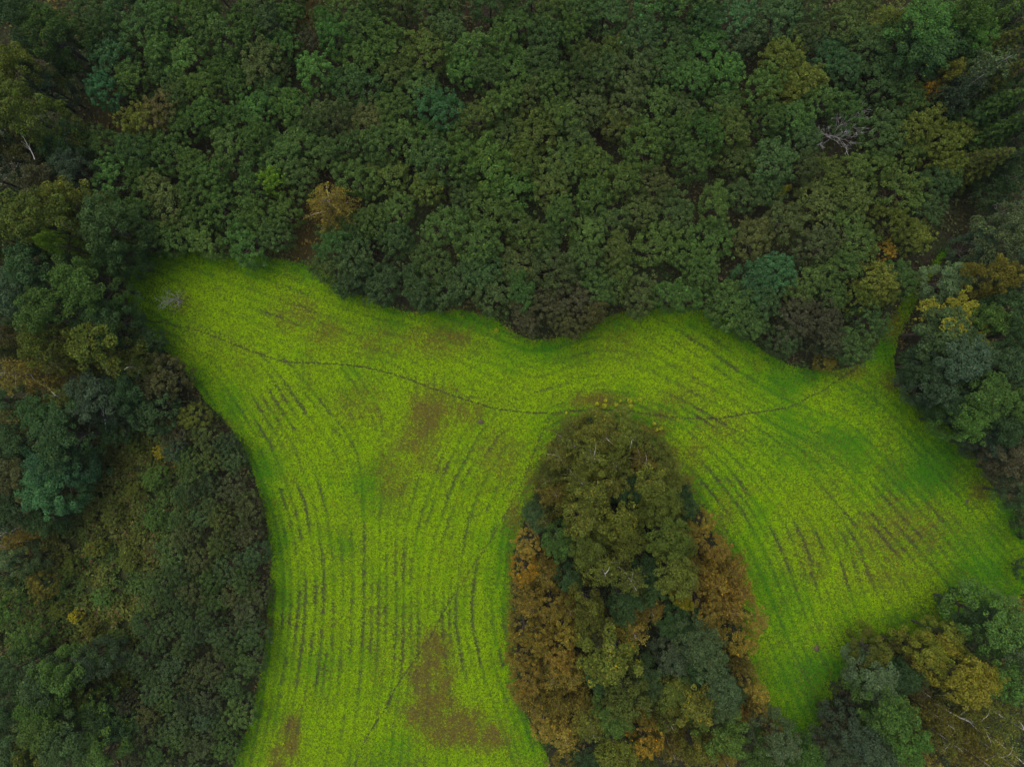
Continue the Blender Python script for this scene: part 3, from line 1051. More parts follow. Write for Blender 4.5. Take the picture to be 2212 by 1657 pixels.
RIGHT = [(2230, 1140, 34, 4.5, "thicket", "deep"), (2234, 1235, 32, 4.5, "thicket", "deep"), (2222, 120, 50, 12, "fine", "deep"), (2226, 190, 48, 12, "broad", "deep"), (2228, 250, 48, 12, "fine", "bluish"), (2222, 20, 50, 12, "broad", "deep"), (2105, 100, 44, 11, "broad", "green"), (2150, 415, 40, 6, "bush", "deep"), (2226, 310, 46, 11, "broad", "deep"), (2070, 270, 30, 5, "bush", "green"), (2120, 5, 46, 11, "broad", "deep"), (2008, 55, 68, 11, "broad", "bright"), (2080, 48, 62, 12, "broad", "green"), (2004, 112, 62, 10, "broad", "deep"), (1952, 95, 46, 8, "fine", "deep"), (1930, 30, 46, 8, "birch", "khaki"), (2016, 190, 40, 9, "russet", "orange"),
         (2056, 160, 30, 9, "fine", "khaki"), (2140, 132, 66, 13, "birch", "silvery"), (2190, 76, 52, 14, "conifer", "olive"), (2160, 28, 56, 13, "conifer", "green"), (2105, 182, 50, 11, "birch", "bluish"),
         (2186, 150, 46, 14, "conifer", "olive"), (2180, 208, 56, 13, "conifer", "green"), (2132, 226, 38, 8, "fine", "deep"), (2194, 268, 52, 13, "conifer", "green"),
         (2148, 334, 62, 11, "conifer", "olive"), (2205, 330, 42, 12, "conifer", "deep"), (2200, 385, 46, 10, "birch", "deep"), (2089, 222, 30, 5, "bush", "teal"), (2070, 110, 40, 10, "broad", "deep"),
         (2176, 511, 62, 12, "broad", "silvery"), (2110, 540, 40, 8, "broad", "bluish"), (2056, 603, 48, 8, "fine", "silvery"), (2149, 596, 50, 13, "broad", "golden"), (2200, 573, 50, 13, "broad", "bluish"),
         (2130, 700, 46, 12, "broad", "green"), (2180, 668, 54, 13, "broad", "deep"), (2190, 722, 46, 13, "broad", "deep"), (2014, 790, 54, 9, "broad", "deep"), (2072, 787, 70, 12, "broad", "bluish"),
         (2020, 832, 50, 10, "broad", "bluish"), (2143, 795, 56, 12, "broad", "deep"), (2119, 863, 62, 12, "broad", "green"), (2182, 838, 48, 11, "broad", "deep"), (2200, 880, 46, 12, "broad", "green"),
         (2060, 873, 46, 10, "broad", "deep"), (2092, 914, 50, 11, "broad", "green"), (2160, 922, 52, 11, "broad", "deep"), (2143, 965, 42, 9, "broad", "bluish"), (2182, 984, 50, 10, "broad", "dusky"),
         (2206, 1024, 46, 9, "broad", "dusky"), (2222, 1076, 42, 9, "broad", "deep"), (2225, 950, 40, 11, "broad", "deep"), (2228, 620, 46, 12, "broad", "deep"), (2225, 780, 40, 12, "broad", "deep"),
         (2222, 450, 40, 10, "fine", "bluish")]
G_LOWR = "trees in the lower right corner"
LOWR = [(2105, 1326, 46, 9, "broad", "deep"), (2160, 1352, 70, 13, "broad", "green"), (2198, 1400, 58, 13, "broad", "silvery"), (2176, 1460, 58, 13, "broad", "green"), (2042, 1382, 38, 8, "fine", "khaki"),
        (2020, 1418, 46, 10, "broad", "yellowgreen"), (2070, 1454, 62, 14, "broad", "yellowgreen"), (2118, 1450, 34, 13, "broad", "yellowgreen"), (1889, 1412, 42, 7.5, "fine", "khaki"), (1966, 1414, 38, 7, "fine", "brownish"),
        (1892, 1468, 56, 9, "broad", "silvery"), (1924, 1533, 60, 12, "broad", "green"), (1952, 1592, 56, 12, "broad", "green"), (1858, 1590, 60, 10, "broad", "bluish"), (1822, 1568, 36, 7, "fine", "dusky"),
        (1892, 1640, 52, 11, "broad", "bluish"), (1835, 1510, 32, 6, "bush", "dusky"), (2024, 1552, 48, 12, "birch", "golden"), (2126, 1521, 58, 13, "birchbare", "khaki"), (2180, 1560, 66, 14, "birchbare", "khaki"),
        (2042, 1604, 52, 12, "birchbare", "golden"), (2096, 1640, 56, 13, "birch", "golden"), (2165, 1632, 60, 14, "birchbare", "khaki"), (2203, 1311, 22, 3, "bush", "russet"), (1985, 1490, 44, 9, "birch", "brownish"),
        (1990, 1650, 44, 11, "birch", "golden"), (1965, 1460, 34, 8, "fine", "deep"), (2218, 1500, 40, 12, "birch", "golden"), (1800, 1640, 44, 8, "fine", "bluish"), (1940, 1460, 36, 9, "broad", "deep")]
G_GROVE = "trees of the grove in the meadow"
GROVE = [(1412, 970, 40, 8, "fine", "khaki"), (1448, 1040, 36, 7, "broad", "khaki"), (1206, 1010, 34, 8, "birch", "khaki"), (1430, 1014, 42, 8, "broad", "khaki"), (1334, 930, 46, 9, "broad", "khaki"), (1184, 1032, 36, 8, "birch", "khaki"), (1456, 1100, 38, 9, "broad", "olive"), (1284, 930, 52, 10, "fine", "khaki"), (1238, 952, 52, 10, "birch", "khaki"), (1306, 950, 52, 11, "birch", "khaki"), (1358, 944, 50, 10, "birch", "khaki"), (1210, 990, 44, 11, "birchbare", "khaki"),
         (1278, 1000, 56, 13, "birchbare", "khaki"), (1382, 1000, 42, 12, "birchbare", "golden"), (1244, 1040, 50, 13, "birchbare", "khaki"), (1338, 1003, 48, 12, "birch", "khaki"), (1400, 1042, 50, 12, "fine", "khaki"),
         (1200, 1072, 44, 10, "birch", "russet"), (1271, 1082, 56, 13, "fine", "khaki"), (1352, 1060, 44, 9, "broad", "deep"), (1424, 1080, 46, 12, "broad", "olive"), (1466, 1062, 28, 5, "thicket", "deep"),
         (1162, 1117, 36, 7, "broad", "deep"), (1242, 1126, 52, 13, "fine", "khaki"), (1336, 1124, 52, 12, "fine", "khaki"), (1346, 1172, 44, 12, "fine", "khaki"), (1426, 1146, 56, 13, "broad", "olive"),
         (1254, 1178, 48, 13, "broad", "olive"), (1214, 1168, 42, 10, "broad", "green"), (1146, 1184, 38, 9, "russet", "russet"), (1304, 1228, 62, 14, "birchbare", "khaki"), (1358, 1251, 52, 14, "birchbare", "khaki"),
         (1452, 1246, 56, 13, "broad", "khaki"), (1474, 1284, 24, 12, "fine", "yellow"), (1126, 1238, 38, 9, "russet", "orange"), (1172, 1244, 46, 9, "russet", "russet"), (1231, 1252, 34, 7, "broad", "deep"),
         (1138, 1304, 42, 9, "russet", "russet"), (1190, 1312, 46, 9, "russet", "russet"), (1234, 1322, 40, 9, "birch", "russet"), (1272, 1304, 46, 11, "fine", "khaki"), (1348, 1306, 44, 11, "broad", "deep"),
         (1131, 1364, 44, 9, "russet", "russet"), (1170, 1376, 42, 9, "russet", "russet"), (1218, 1362, 46, 9, "russet", "golden"), (1412, 1320, 42, 10, "birch", "russet"), (1272, 1360, 40, 9, "broad", "brownish"),
         (1138, 1421, 42, 9, "russet", "russet"), (1212, 1412, 46, 9, "russet", "russet"), (1322, 1408, 74, 14, "fine", "khaki"), (1374, 1362, 52, 12, "birch", "russet"), (1138, 1481, 44, 9, "russet", "russet"),
         (1190, 1458, 48, 9, "russet", "russet"), (1240, 1472, 48, 9, "russet", "russet"), (1146, 1531, 42, 9, "russet", "russet"), (1202, 1521, 50, 9, "russet", "russet"), (1256, 1522, 44, 9, "russet", "russet"),
         (1354, 1494, 60, 12, "broad", "olive"), (1386, 1537, 28, 11, "fine", "golden"), (1330, 1540, 46, 11, "broad", "green"), (1180, 1568, 44, 9, "russet", "russet"), (1222, 1604, 54, 9, "russet", "russet"),
         (1280, 1574, 46, 10, "birch", "khaki"), (1406, 1598, 46, 11, "russet", "orange"), (1334, 1621, 52, 12, "fine", "khaki"), (1271, 1640, 42, 8, "broad", "deep"), (1438, 1552, 50, 11, "birch", "khaki"),
         (1455, 1414, 48, 8, "broad", "bluish"), (1452, 1338, 46, 7, "broad", "deep"), (1400, 1458, 40, 9, "broad", "deep"), (1492, 1154, 42, 9, "russet", "russet"), (1516, 1128, 36, 8, "russet", "russet"),
         (1542, 1187, 46, 9, "russet", "russet"), (1494, 1218, 38, 9, "russet", "russet"), (1586, 1232, 44, 9, "russet", "russet"), (1546, 1254, 50, 9, "russet", "russet"), (1612, 1283, 44, 9, "russet", "russet"),
         (1520, 1311, 50, 9, "russet", "russet"), (1572, 1318, 46, 9, "russet", "russet"), (1624, 1340, 40, 9, "russet", "russet"), (1546, 1362, 42, 9, "russet", "russet"), (1602, 1388, 48, 9, "russet", "russet"),
         (1508, 1408, 62, 12, "broad", "silvery"), (1544, 1464, 52, 12, "broad", "silvery"), (1556, 1518, 42, 11, "broad", "silvery"), (1493, 1520, 56, 12, "fine", "khaki"), (1612, 1446, 36, 8, "russet", "russet"),
         (1626, 1490, 36, 8, "russet", "russet"), (1642, 1530, 36, 8, "russet", "russet"), (1616, 1552, 36, 8, "russet", "russet"), (1656, 1570, 34, 8, "russet", "russet"), (1544, 1580, 60, 11, "fine", "green"),
         (1500, 1608, 44, 10, "fine", "khaki"), (1684, 1606, 50, 11, "broad", "silvery"), (1636, 1626, 48, 10, "broad", "green"), (1726, 1640, 48, 10, "fine", "green"), (1562, 1642, 46, 9, "birch", "russet"),
         (1450, 1610, 50, 10, "birch", "russet"), (1495, 1450, 44, 9, "broad", "deep"), (1440, 1500, 44, 9, "broad", "olive"), (1590, 1500, 34, 7, "broad", "deep"), (1490, 1350, 40, 7, "broad", "deep"),
         (1480, 1105, 36, 7, "fine", "deep"), (1296, 1460, 42, 9, "broad", "deep"), (1390, 1660, 44, 10, "broad", "olive"), (1225, 1655, 46, 9, "russet", "russet"), (1462, 1185, 40, 10, "broad", "olive"),
         (1400, 1210, 40, 10, "broad", "deep"), (1290, 1150, 36, 11, "broad", "olive"), (1398, 1105, 36, 10, "broad", "olive"), (1310, 1045, 38, 11, "fine", "khaki"), (1405, 1275, 38, 9, "broad", "deep"), (1180, 1125, 34, 8, "birch", "khaki")]
for lst, g in ((LEFT, G_LEFT), (RIGHT, G_RIGHT), (LOWR, G_LOWR), (GROVE, G_GROVE)):
    for (px, py, r, h, kind, colr) in lst:
        if kind == "russet":
            h, r = h * PR.uniform(.72, 1.1), r * PR.uniform(.82, 1.0)
        place_tree(px, py, r, h, kind, colr, g, jitter=.16)

# the big tree with yellowed boughs beside the trail: green crown with three yellow parts
tr, cr = lobed(901, 4.1, 10.5, 44, .55, 1.05, 15000, .19, .22, limbs=12, skirt=False)
big = link("broadleaf_tree", None)
zc = 8.2
big.location = (wx(2046, zc), wy(714, zc), 0)
link("trunk", tr, big)
cb = link("crown", cr, big)
cb.color = (0.062, 0.108, 0.034, 1)
for (px, py, r, z) in ((2078, 664, 44, 9.7), (2104, 736, 42, 9.3), (2008, 666, 30, 9.0), (2064, 706, 34, 10.2)):
    t2, c2 = lobed(902 + int(px), r * U * .86, 2.4, 26, .26, .46, 2600 if r > 35 else 1100, .19, .2, limbs=0, skirt=False, irregular=.3)
    y2 = link("yellow_bough", c2, big)
    y2.location = (wx(px, z) - big.location.x, wy(py, z) - big.location.y, z - 1.9)
    y2.color = (0.215, 0.220, 0.022, 1)
    y2["label"] = "yellowed autumn bough"
tag(big, "large round green tree with bright yellow boughs right of the trail gap", "tree", G_RIGHT)
TREES.append(dict(px=2036, py=710, r=95, o=big, colr="green", kind="broad", group=G_RIGHT, label="x"))

# single trees in the upper thicket that stand out
G_TH = "thicket trees above the meadow"
SPECIAL = [(593, 392, 30, 6.5, "thicket", "lime", "small round lime green tree left of the golden birch"),
           (955, 238, 52, 6.6, "thicket", "teal", "teal green tree standing out amid the middle of the thicket"),
           (700, 440, 66, 10, "birchbare", "golden", "golden birch with white limbs above the brown gap in the thicket"),
           (1915, 541, 22, 5, "bush", "orange", "small orange bush at the thicket's right end near the trail gap"),
           (1785, 785, 24, 4.0, "bush", "golden", "golden bush at the lowest right tip of the thicket"),
           (1700, 410, 9, 7.2, "bush", "yellow", "tiny bright yellow sprig in the thicket below the dead tree"),
           (668, 85, 30, 5, "bush", "dusky", "dusky bush in the brown grassy gap at the top edge")]
for (px, py, r, h, kind, colr, lab) in SPECIAL:
    place_tree(px, py, r, h, kind, colr, G_TH, lab)
FEAT = [(1050, 350, 62, "green"), (1100, 400, 60, "green"), (1000, 330, 48, "green"), (1525, 105, 52, "bright"), (1560, 150, 48, "bright"), (1500, 170, 46, "bright"), (1690, 130, 52, "olive"), (1735, 165, 52, "olive"), (1650, 175, 46, "green"), (1700, 200, 46, "olive"),
        (345, 245, 50, "brownish"), (305, 265, 44, "olive"), (1000, 150, 42, "bright"), (240, 130, 50, "teal"), (220, 190, 40, "teal"), (250, 380, 48, "bright"), (640, 230, 46, "green"), (680, 160, 42, "bright"), (860, 520, 42, "deep"), (770, 560, 46, "deep"),
        (830, 610, 50, "deep"), (760, 610, 40, "deep"), (900, 620, 46, "deep"), (1620, 610, 52, "teal"), (1680, 590, 48, "teal"), (1650, 660, 42, "deep"), (1720, 690, 48, "dusky"), (1780, 700, 46, "dusky"), (1700, 740, 40, "deep"), (1790, 740, 36, "dusky"),
        (1893, 598, 44, "khaki"), (1910, 632, 30, "olive"), (1860, 650, 42, "olive"), (1250, 650, 44, "dusky"), (1180, 660, 44, "dusky"), (1140, 690, 38, "dusky"), (1220, 695, 38, "brownish"), (1280, 680, 36, "brownish"), (1930, 480, 46, "olive"), (1970, 512, 40, "khaki"),
        (2000, 450, 44, "deep"), (2030, 400, 44, "deep"), (2040, 300, 46, "olive"), (1990, 270, 46, "olive"), (2040, 350, 40, "olive"), (700, 35, 26, "bright"), (725, 80, 40, "bright"), (630, 30, 34, "green"), (590, 50, 44, "deep")]

THICKET = smooth_poly([(190, -30), (150, 60), (150, 120), (190, 150), (260, 160), (285, 215), (250, 290), (190, 320), (180, 400), (215, 430), (265, 455), (300, 500), (320, 525), (420, 530), (520, 533), (598, 545),
                       (608, 480), (640, 380), (770, 400), (740, 500), (690, 530), (700, 580), (770, 622), (850, 650), (900, 655), (985, 650), (1060, 662), (1100, 690), (1140, 718), (1190, 718),
                       (1250, 698), (1310, 668), (1390, 648), (1470, 648), (1545, 655), (1600, 695), (1650, 740), (1710, 772), (1780, 785), (1830, 780), (1860, 745), (1890, 690), (1930, 630),
                       (1975, 565), (2030, 500), (2050, 440), (2065, 370), (2050, 280), (1990, 220), (1940, 160), (1900, 100), (1890, -30)], 1)
GAPS = [(655, 525, 40), (668, 45, 34), (1965, 660, 40), (1925, 730, 34), (2005, 590, 26), (665, 30, 34), (670, 90, 26), (1812, 285, 22), (700, 440, 40), (240, 240, 48)]
# drifts of foliage colour through the thicket: (x, y, radius, colour, weight)
DRIFT = [(400, 120, 180, "green", 1), (300, 60, 120, "deep", .8), (480, 300, 180, "green", 1), (560, 200, 120, "bright", .6), (350, 470, 160, "green", 1), (500, 500, 120, "green", 1), (380, 420, 80, "brownish", .7), (760, 250, 110, "dusky", .9), (820, 100, 130, "green", 1), (800, 170, 80, "brownish", .7),
         (900, 60, 120, "olive", .7), (1080, 120, 140, "bright", .7), (1180, 200, 110, "brownish", .8), (1280, 130, 140, "olive", .6), (1150, 60, 100, "deep", .7), (1400, 180, 130, "dusky", .7), (1380, 60, 110, "teal", .7), (1580, 40, 120, "teal", .6), (1650, 60, 90, "dusky", 1.2), (1480, 250, 120, "green", .9),
         (1050, 480, 140, "olive", .8), (900, 450, 120, "olive", .9), (1250, 450, 160, "olive", 1), (1200, 560, 120, "deep", .7), (1400, 400, 130, "brownish", 1), (1350, 550, 130, "olive", .8), (1480, 560, 110, "green", .7), (1550, 350, 100, "green", .9), (1500, 450, 90, "olive", .6),
         (1650, 480, 120, "brownish", 1.3), (1780, 500, 120, "dusky", 1), (1700, 350, 130, "deep", 1), (1850, 380, 120, "olive", .8), (1850, 200, 110, "deep", .9), (1780, 100, 110, "teal", .8), (1900, 120, 60, "brownish", .7), (1930, 380, 90, "green", .7), (1400, 620, 120, "deep", .8), (1000, 600, 120, "deep", .9), (1080, 620, 80, "brownish", .7), (1300, 300, 120, "green", .9), (1150, 320, 90, "olive", .5)]


def drift_colour(px, py):
    ks, ws = [], []
    for (x, y, r, c, w) in DRIFT:
        ks.append(c)
        ws.append(w * (.6 if c in ('olive', 'brownish', 'dusky') else 1.1) * math.exp(-((px - x) ** 2 + (py - y) ** 2) / (r * r) * 1.6))
    for c, w in (("green", .40), ("olive", .10), ("brownish", .08), ("deep", .25), ("dusky", .04), ("bright", .10), ("teal", .06)):
        ks.append(c)
        ws.append(w)
    tot = sum(ws)
    avg = [sum(PAL[k][a] * w for k, w in zip(ks, ws)) / tot for a in range(3)]
    pick = PAL[PR.choices(ks, ws)[0]]
    c = tuple(avg[a] * .66 + pick[a] * .34 for a in range(3))
    return c, min(("green", "deep", "teal", "olive", "brownish", "dusky", "bright"), key=lambda k: sum((c[a] - PAL[k][a]) ** 2 for a in range(3)))


for (px, py, r, colr) in FEAT:
    place_tree(px, py, r, PR.uniform(5.4, 6.8), "thicket", colr, G_TH)
cells = [(t["px"], t["py"], t["r"]) for t in TREES]
nfill = 0
for _ in range(9000):
    px, py = PR.uniform(140, 2080), PR.uniform(-25, 800)
    r = PR.uniform(38, 58)
    if nfill >= 240 or not in_poly(np.array([px]), np.array([py]), THICKET)[0]:
        continue
    if any((px - a) ** 2 + (py - b) ** 2 < (g + r * .62) ** 2 for a, b, g in GAPS):
        continue
    if any((px - a) ** 2 + (py - b) ** 2 < (.58 * (r + q)) ** 2 for a, b, q in cells):
        continue
    cc, cw = drift_colour(px, py)
    place_tree(px, py, r, PR.uniform(4.8, 7.0), "thicket", cc, G_TH, cword=cw)
    cells.append((px, py, r))
    nfill += 1

# the rounded bank of bushes on the left of the meadow
G_BK = "bushes of the bank left of the meadow"
BANK = smooth_poly([(400, 905), (450, 915), (505, 975), (535, 1060), (556, 1150), (562, 1280), (556, 1390), (535, 1490), (505, 1580), (480, 1675), (260, 1675), (285, 1560), (300, 1450), (305, 1350),
                    (340, 1240), (385, 1150), (400, 1060), (395, 980)], 1)
nbank = 0
for _ in range(6000):
    px, py = PR.uniform(250, 590), PR.uniform(890, 1680)
    r = PR.uniform(27, 40)
    if not in_poly(np.array([px]), np.array([py]), BANK)[0]:
        continue
    if any((px - a) ** 2 + (py - b) ** 2 < (.62 * (r + q)) ** 2 for a, b, q in cells):
        continue
    cc = PR.choices(["deep", "brownish", "dusky", "green", "bluish", "olive"], [4, 1.6, .8, 2.2, .8, .8])[0]
    mix = tuple(.55 * m_ + .45 * c_ for m_, c_ in zip((0.052, 0.082, 0.026), PAL[cc]))
    place_tree(px, py, r, PR.uniform(3.4, 4.8), "bush", mix, G_BK, cword=cc)
    cells.append((px, py, r))
    nbank += 1

# shrubs scattered in the scrub clearing
G_SC = "shrubs scattered over the scrub clearing"
for (px, py, r, colr) in [(215, 985, 22, "olive"), (290, 1060, 20, "khaki"), (240, 1110, 24, "olive"), (330, 1120, 22, "green"), (205, 1190, 24, "khaki"), (275, 1215, 22, "olive"), (150, 1225, 22, "olive"), (215, 1290, 24, "green"),
                          (125, 1320, 22, "olive"), (255, 1380, 22, "green"), (190, 1360, 18, "khaki"), (265, 1470, 22, "olive"), (330, 1190, 20, "brownish"), (290, 960, 20, "olive")]:
    place_tree(px, py, r, PR.uniform(1.8, 2.6), "bush", colr, G_SC)

# ------------------------------------------------------------------ the wood going on all round: reads as one mass
def make_wood():
    rng = np.random.default_rng(640)
    P, N, T = [], [], []
    st = 62.0
    cols = [PAL[k] for k in ("green", "deep", "olive", "deep", "brownish", "green", "bluish")]
    for cx in np.arange(-900, 3120, st):
        for cy in np.arange(-860, 2540, st):
            px, py = cx + rng.normal(0, 13), cy + rng.normal(0, 13)
            if -40 < px < 2255 and -42 < py < 1700:
                continue
            if 380 < px < 1290 and py > 1500:
                continue
            h, r = rng.uniform(5.5, 9.5), rng.uniform(1.9, 2.7)
            k = 95
            d = unit(rng.normal(size=(k, 3)) + np.array((0, 0, .5)))
            lump = 1 + .22 * np.sin(d[:, 0] * 7 + cx) * np.sin(d[:, 1] * 7 + cy)
            p = np.array((wx(px), wy(py), h - r)) + d * (r * lump * rng.uniform(.8, 1.05, k))[:, None] * np.array((1, 1, 1.15))
            P.append(p)
            N.append(d * .6 + np.array((0, 0, .5)) + rng.normal(size=(k, 3)) * .35)
            T.append(np.array(cols[rng.integers(len(cols))]) * np.exp(rng.normal(0, .2, (k, 1))) * 1.1)
    P, N, T = np.concatenate(P), np.concatenate(N), np.concatenate(T)
    sz = .46 * np.exp(rng.normal(0, .2, len(P)))
    v, f = leaves_geo(P, N, sz, sz * .7, rng)
    o = link("surrounding_wood", mesh_np("surrounding_wood", v, f, np.repeat(T, 4, axis=0), M_WEED))
    o["kind"] = "stuff"
    o["label"] = "green woodland going on beyond the edges of the photo"
    o["category"] = "wood"


make_wood()

# ------------------------------------------------------------------ bare and dead trees, built where they stand
DEAD_LIST = [(1774, 300, 8.0, 46, .30, 5, .55, "bare_tree", "bare grey dead tree standing out in the upper right thicket", None, .75),
             (2125, 484, 10, 44, .5, 4, .8, "bare_tree", "leafless grey tree at the right edge above the golden tree", None, .6),
             (391, 650, 5.0, 47, .8, 3, 1.2, "bare_tree", "small bare whitish tree alone in the meadow's upper left corner", None, .3),
             (62, 372, 12, 49, .6, 4, .8, "bare_tree", "bare pale dead tree at the left edge among dark crowns", None, .4),
             (40, 1140, 10.0, 53, .7, 4, .8, "bare_tree", "bare whitish tree at the left edge above the scrub clearing", None, .3),
             (1305, 1358, 7.5, 57, .9, 4, .8, "bare_tree", "twiggy grey bare tree in the middle of the grove", None, .5)]
for (px, py, h, seed, spread, depth, th, nm, lab, os_, up) in DEAD_LIST:
    a, b = bare_tree(seed, h, spread, depth, up, th, M_DEAD, os_)
    o = link(nm, None)
    o.location = (wx(px), wy(py), 0)
    link("trunk", a, o)
    link("branches", b, o)
    tag(o, lab, "tree", "bare dead trees")


def fallen(px, py, z, ang, tilt, L, r, label, seed):
    rng = random.Random(seed)
    tb, tws = Tubes(), []
    pts = [Vector((0, 0, 0))]
    d = Vector((math.cos(tilt), 0, math.sin(tilt)))
    for k in range(6):
        d = (d + Vector((0, rng.gauss(0, .07), rng.gauss(0, .05)))).normalized()
        pts.append(pts[-1] + d * L / 6)
    tb.add([tuple(p) for p in pts], [r * (1 - .13 * i) for i in range(7)], 6)
    for k in range(6):
        j = rng.randint(2, 5)
        dd = (d + Vector((rng.uniform(-.2, .5), rng.choice((-1, 1)) * rng.uniform(.4, .9), rng.uniform(0, .5)))).normalized()
        l = L * rng.uniform(.15, .32)
        p = pts[j]
        tw = Tubes()
        tw.add([tuple(p), tuple(p + dd * l * .5 + Vector((0, 0, .1))), tuple(p + dd * l)], [r * .42, r * .28, r * .1], 4)
        tws.append(tw)
    o = link("dead_trunk", None)
    o.location = (wx(px, z), wy(py, z), z)
    o.rotation_euler = (0, 0, math.radians(ang))
    link("stem", tb.mesh("stem", M_BIRCH), o)
    for tw in tws:
        link("side_branch", tw.mesh("side_branch", M_BIRCH), o)
    tag(o, label, "dead tree", "leaning white trunks")


fallen(2022, 1520, 5.5, -28, .35, 5.0, .10, "leaning grey trunk below the yellow-green tree in the lower right corner", 4)
fallen(2150, 1598, 9.0, -42, .55, 4.5, .08, "leaning white birch trunk in the lower right corner", 6)
fallen(228, 930, 4.5, 62, .5, 3.2, .07, "thin forked white dead limb at the top of the scrub clearing", 8)
fallen(75, 345, 9.0, 100, .4, 2.6, .045, "pale broken stem poking up beside the bare left edge tree", 9)


# ------------------------------------------------------------------ small things on the meadow
def yellow_plant(px, py, r, label, seed):
    rng = np.random.default_rng(seed)
    n = 46
    th, rho = rng.uniform(0, 2 * np.pi, n), r * np.sqrt(rng.random(n))
    z = .12 + .5 * (1 - (rho / r) ** 2) * rng.uniform(.5, 1, n)
    P = np.stack([rho * np.cos(th), rho * np.sin(th), z], axis=1)
    N = rng.normal(size=(n, 3)) * .4 + np.array((0, 0, 1.))
    v, f = leaves_geo(P, N, .17, .11, rng)
    o = link("yellow_plant", None)
    o.location = (wx(px), wy(py), float(relief(np.array([px]), np.array([py]))[0]))
    c = link("leaves", mesh_np("leaves", v, f, np.repeat(tint_leaves(n, rng, .2), 4, axis=0), M_LEAF), o)
    c.color = (0.34, 0.38, 0.02, 1)
    tb = Tubes()
    for k in range(7):
        a = k * .9
        tb.add([(0, 0, 0), (r * .3 * math.cos(a), r * .3 * math.sin(a), .25), (r * .7 * math.cos(a), r * .7 * math.sin(a), .4)], [.012, .009, .004], 3)
    link("stems", tb.mesh("stems", M_BARK), o)
    tag(o, label, "plant", "yellow plants at the grove tip")


YP = [(1290, 872, .22), (1306, 877, .30), (1331, 875, .28), (1360, 866, .30), (1362, 877, .26), (1382, 862, .24), (1340, 866, .16), (1223, 892, .16), (1412, 915, .22), (1418, 928, .2), (1427, 926, .22), (1167, 990, .18), (1072, 714, .26), (1308, 865, .18)]
ordw = ["first", "second", "third", "fourth", "fifth", "sixth", "seventh", "eighth"]
front = sorted([p for p in YP if 1280 < p[0] < 1390], key=lambda p: p[0])
for i, p in enumerate(front):
    yellow_plant(p[0], p[1], p[2], "%s from left of the small yellow plants along the trail at the grove tip" % ordw[i], 500 + i)
for i, (p, lab) in enumerate([((1223, 892, .16), "tiny yellow plant on the trail left of the grove tip"), ((1412, 915, .22), "upper of three yellow plants right of the grove tip"),
                              ((1418, 928, .2), "lower left of three yellow plants right of the grove tip"), ((1427, 926, .22), "lower right of three yellow plants right of the grove tip"),
                              ((1167, 990, .18), "lone yellow plant at the grove's upper left edge"), ((1072, 714, .26), "lone yellow plant below the thicket's middle lobe")]):
    yellow_plant(p[0], p[1], p[2], lab, 520 + i)


def molehill(px, py, r, label, seed):
    rng = np.random.default_rng(seed)
    v, f = [(0, 0, r * .55)], []
    rings, k = 4, 12
    for i in range(1, rings + 1):
        for j in range(k):
            a = 2 * math.pi * j / k
            q = r * i / rings * (1 + rng.normal(0, .12))
            v.append((q * math.cos(a), q * math.sin(a) * .8, r * .55 * math.cos(i / rings * math.pi / 2) + rng.normal(0, .03) - (.05 if i == rings else 0)))
    for j in range(k):
        f.append((0, 1 + j, 1 + (j + 1) % k, 1 + (j + 1) % k))
    me = bpy.data.meshes.new("molehill")
    faces = [(0, 1 + j, 1 + (j + 1) % k) for j in range(k)]
    for i in range(rings - 1):
        for j in range(k):
            a0 = 1 + i * k + j
            a1 = 1 + i * k + (j + 1) % k
            faces.append((a0, a0 + k, a1 + k, a1))
    me.from_pydata(v, [], faces)
    me.materials.append(M_STONE)
    for p in me.polygons:
        p.use_smooth = True
    o = link("molehill", me)
    o.location = (wx(px), wy(py), float(relief(np.array([px]), np.array([py]))[0]) + .02)
    o.rotation_euler = (0, 0, seed)
    tag(o, label, "molehill", "molehills on the meadow")


molehill(1039, 911, .42, "grey-brown molehill in the middle of the meadow below the trail", 3)
molehill(986, 844, .2, "small pale molehill just above the trail in mid meadow", 4)
molehill(1764, 1401, .5, "reddish-brown molehill on the track in the lower right lobe", 5)
molehill(618, 780, .25, "dark molehill at the bend of the long trail", 6)
molehill(2089, 1082, .3, "brown molehill near the right edge of the meadow", 7)

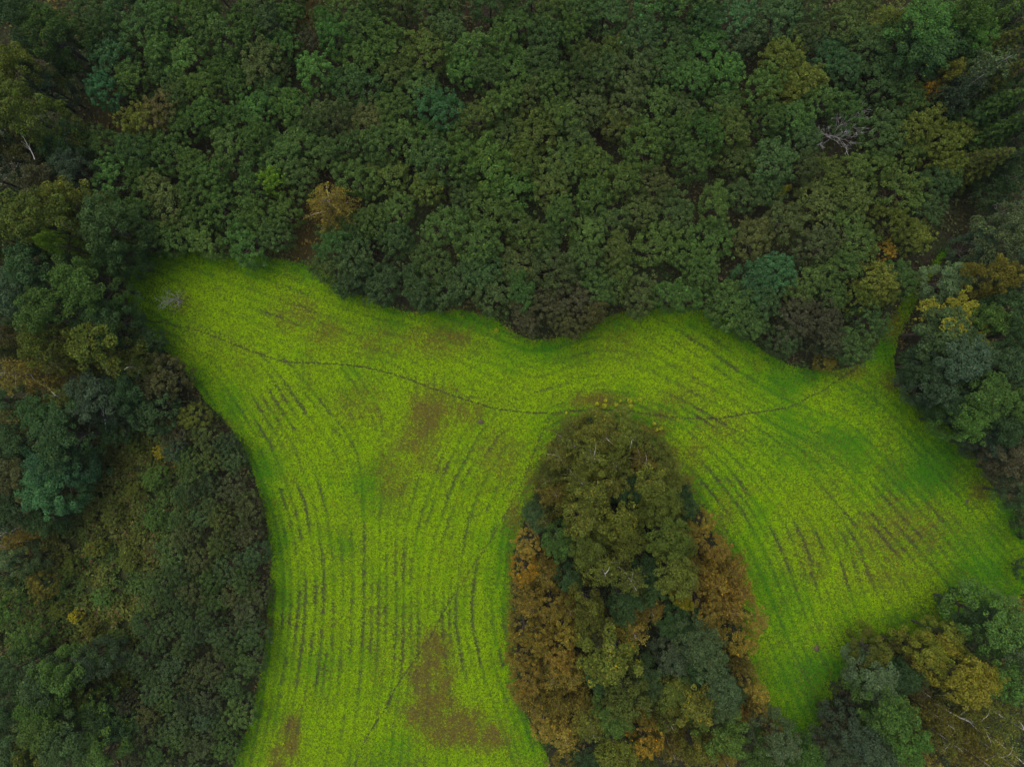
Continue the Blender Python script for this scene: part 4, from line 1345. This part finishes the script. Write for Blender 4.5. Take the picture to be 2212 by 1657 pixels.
# ------------------------------------------------------------------ labels that single each tree out: nearest landmark, direction, rank
LAND = [(1815, 270, "the bare dead tree in the thicket"), (700, 440, "the golden birch"), (593, 392, "the lime green tree"), (955, 238, "the teal thicket tree"), (2036, 710, "the yellow-boughed tree"),
        (1190, 728, "the thicket's lowest middle lobe"), (1785, 790, "the thicket's lower right tip"), (375, 640, "the small bare meadow tree"), (1290, 880, "the grove's top tip"), (1300, 1228, "the grove's centre"),
        (1110, 1400, "the grove's left flank"), (1640, 1360, "the grove's right flank"), (1700, 1600, "the grove's lower right tail"), (1330, 1640, "the grove's bottom end"), (2070, 1450, "the yellow-green corner tree"),
        (33, 813, "the russet left edge birch"), (45, 235, "the big olive tree at left"), (240, 1200, "the scrub clearing"), (2016, 190, "the orange tree at upper right"), (1000, 30, "the top edge's middle"),
        (400, 20, "the top edge's left third"), (1500, 20, "the top edge's right third"), (560, 1250, "the bank's right bulge"), (400, 920, "the bank's top end"), (450, 1640, "the bank's bottom end"),
        (2170, 1640, "the photo's lower right corner"), (40, 1640, "the photo's lower left corner"), (2190, 30, "the photo's upper right corner"), (30, 30, "the photo's upper left corner"), (350, 450, "the thicket's lower left end"),
        (1300, 400, "the thicket's centre"), (1500, 1430, "the silvery grove tree"), (2180, 900, "the photo's right edge"), (20, 1000, "the photo's left edge"), (2176, 480, "the leafless right edge tree")]
DIRW = ["right of", "lower right of", "below", "lower left of", "left of", "upper left of", "above", "upper right of"]
buckets = {}
for t in TREES:
    if t["label"]:
        continue
    lx, ly, ln = min(LAND, key=lambda q: (q[0] - t["px"]) ** 2 + (q[1] - t["py"]) ** 2)
    d = math.hypot(lx - t["px"], ly - t["py"])
    k = "at" if d < 18 else DIRW[int(round(math.atan2(t["py"] - ly, t["px"] - lx) / (math.pi / 4))) % 8]
    buckets.setdefault((ln, k, t["colr"], KINDW[t["kind"]]), []).append((d, t))
ORD = ["nearest ", "second-nearest ", "third-nearest ", "fourth-nearest ", "fifth-nearest ", "sixth-nearest ", "seventh-nearest ", "eighth-nearest ", "ninth-nearest ", "tenth-nearest "]
for (ln, k, colr, kw), lst in buckets.items():
    lst.sort(key=lambda q: q[0])
    for i, (d, t) in enumerate(lst):
        pre = "" if len(lst) == 1 else ORD[min(i, 9)]
        t["o"]["label"] = ("%s%s %s %s %s" % (pre, WORD[colr], kw, k, ln))
print("trees", len(TREES), "thicket fill", nfill, "bank", nbank, "rows", len(row_lines))
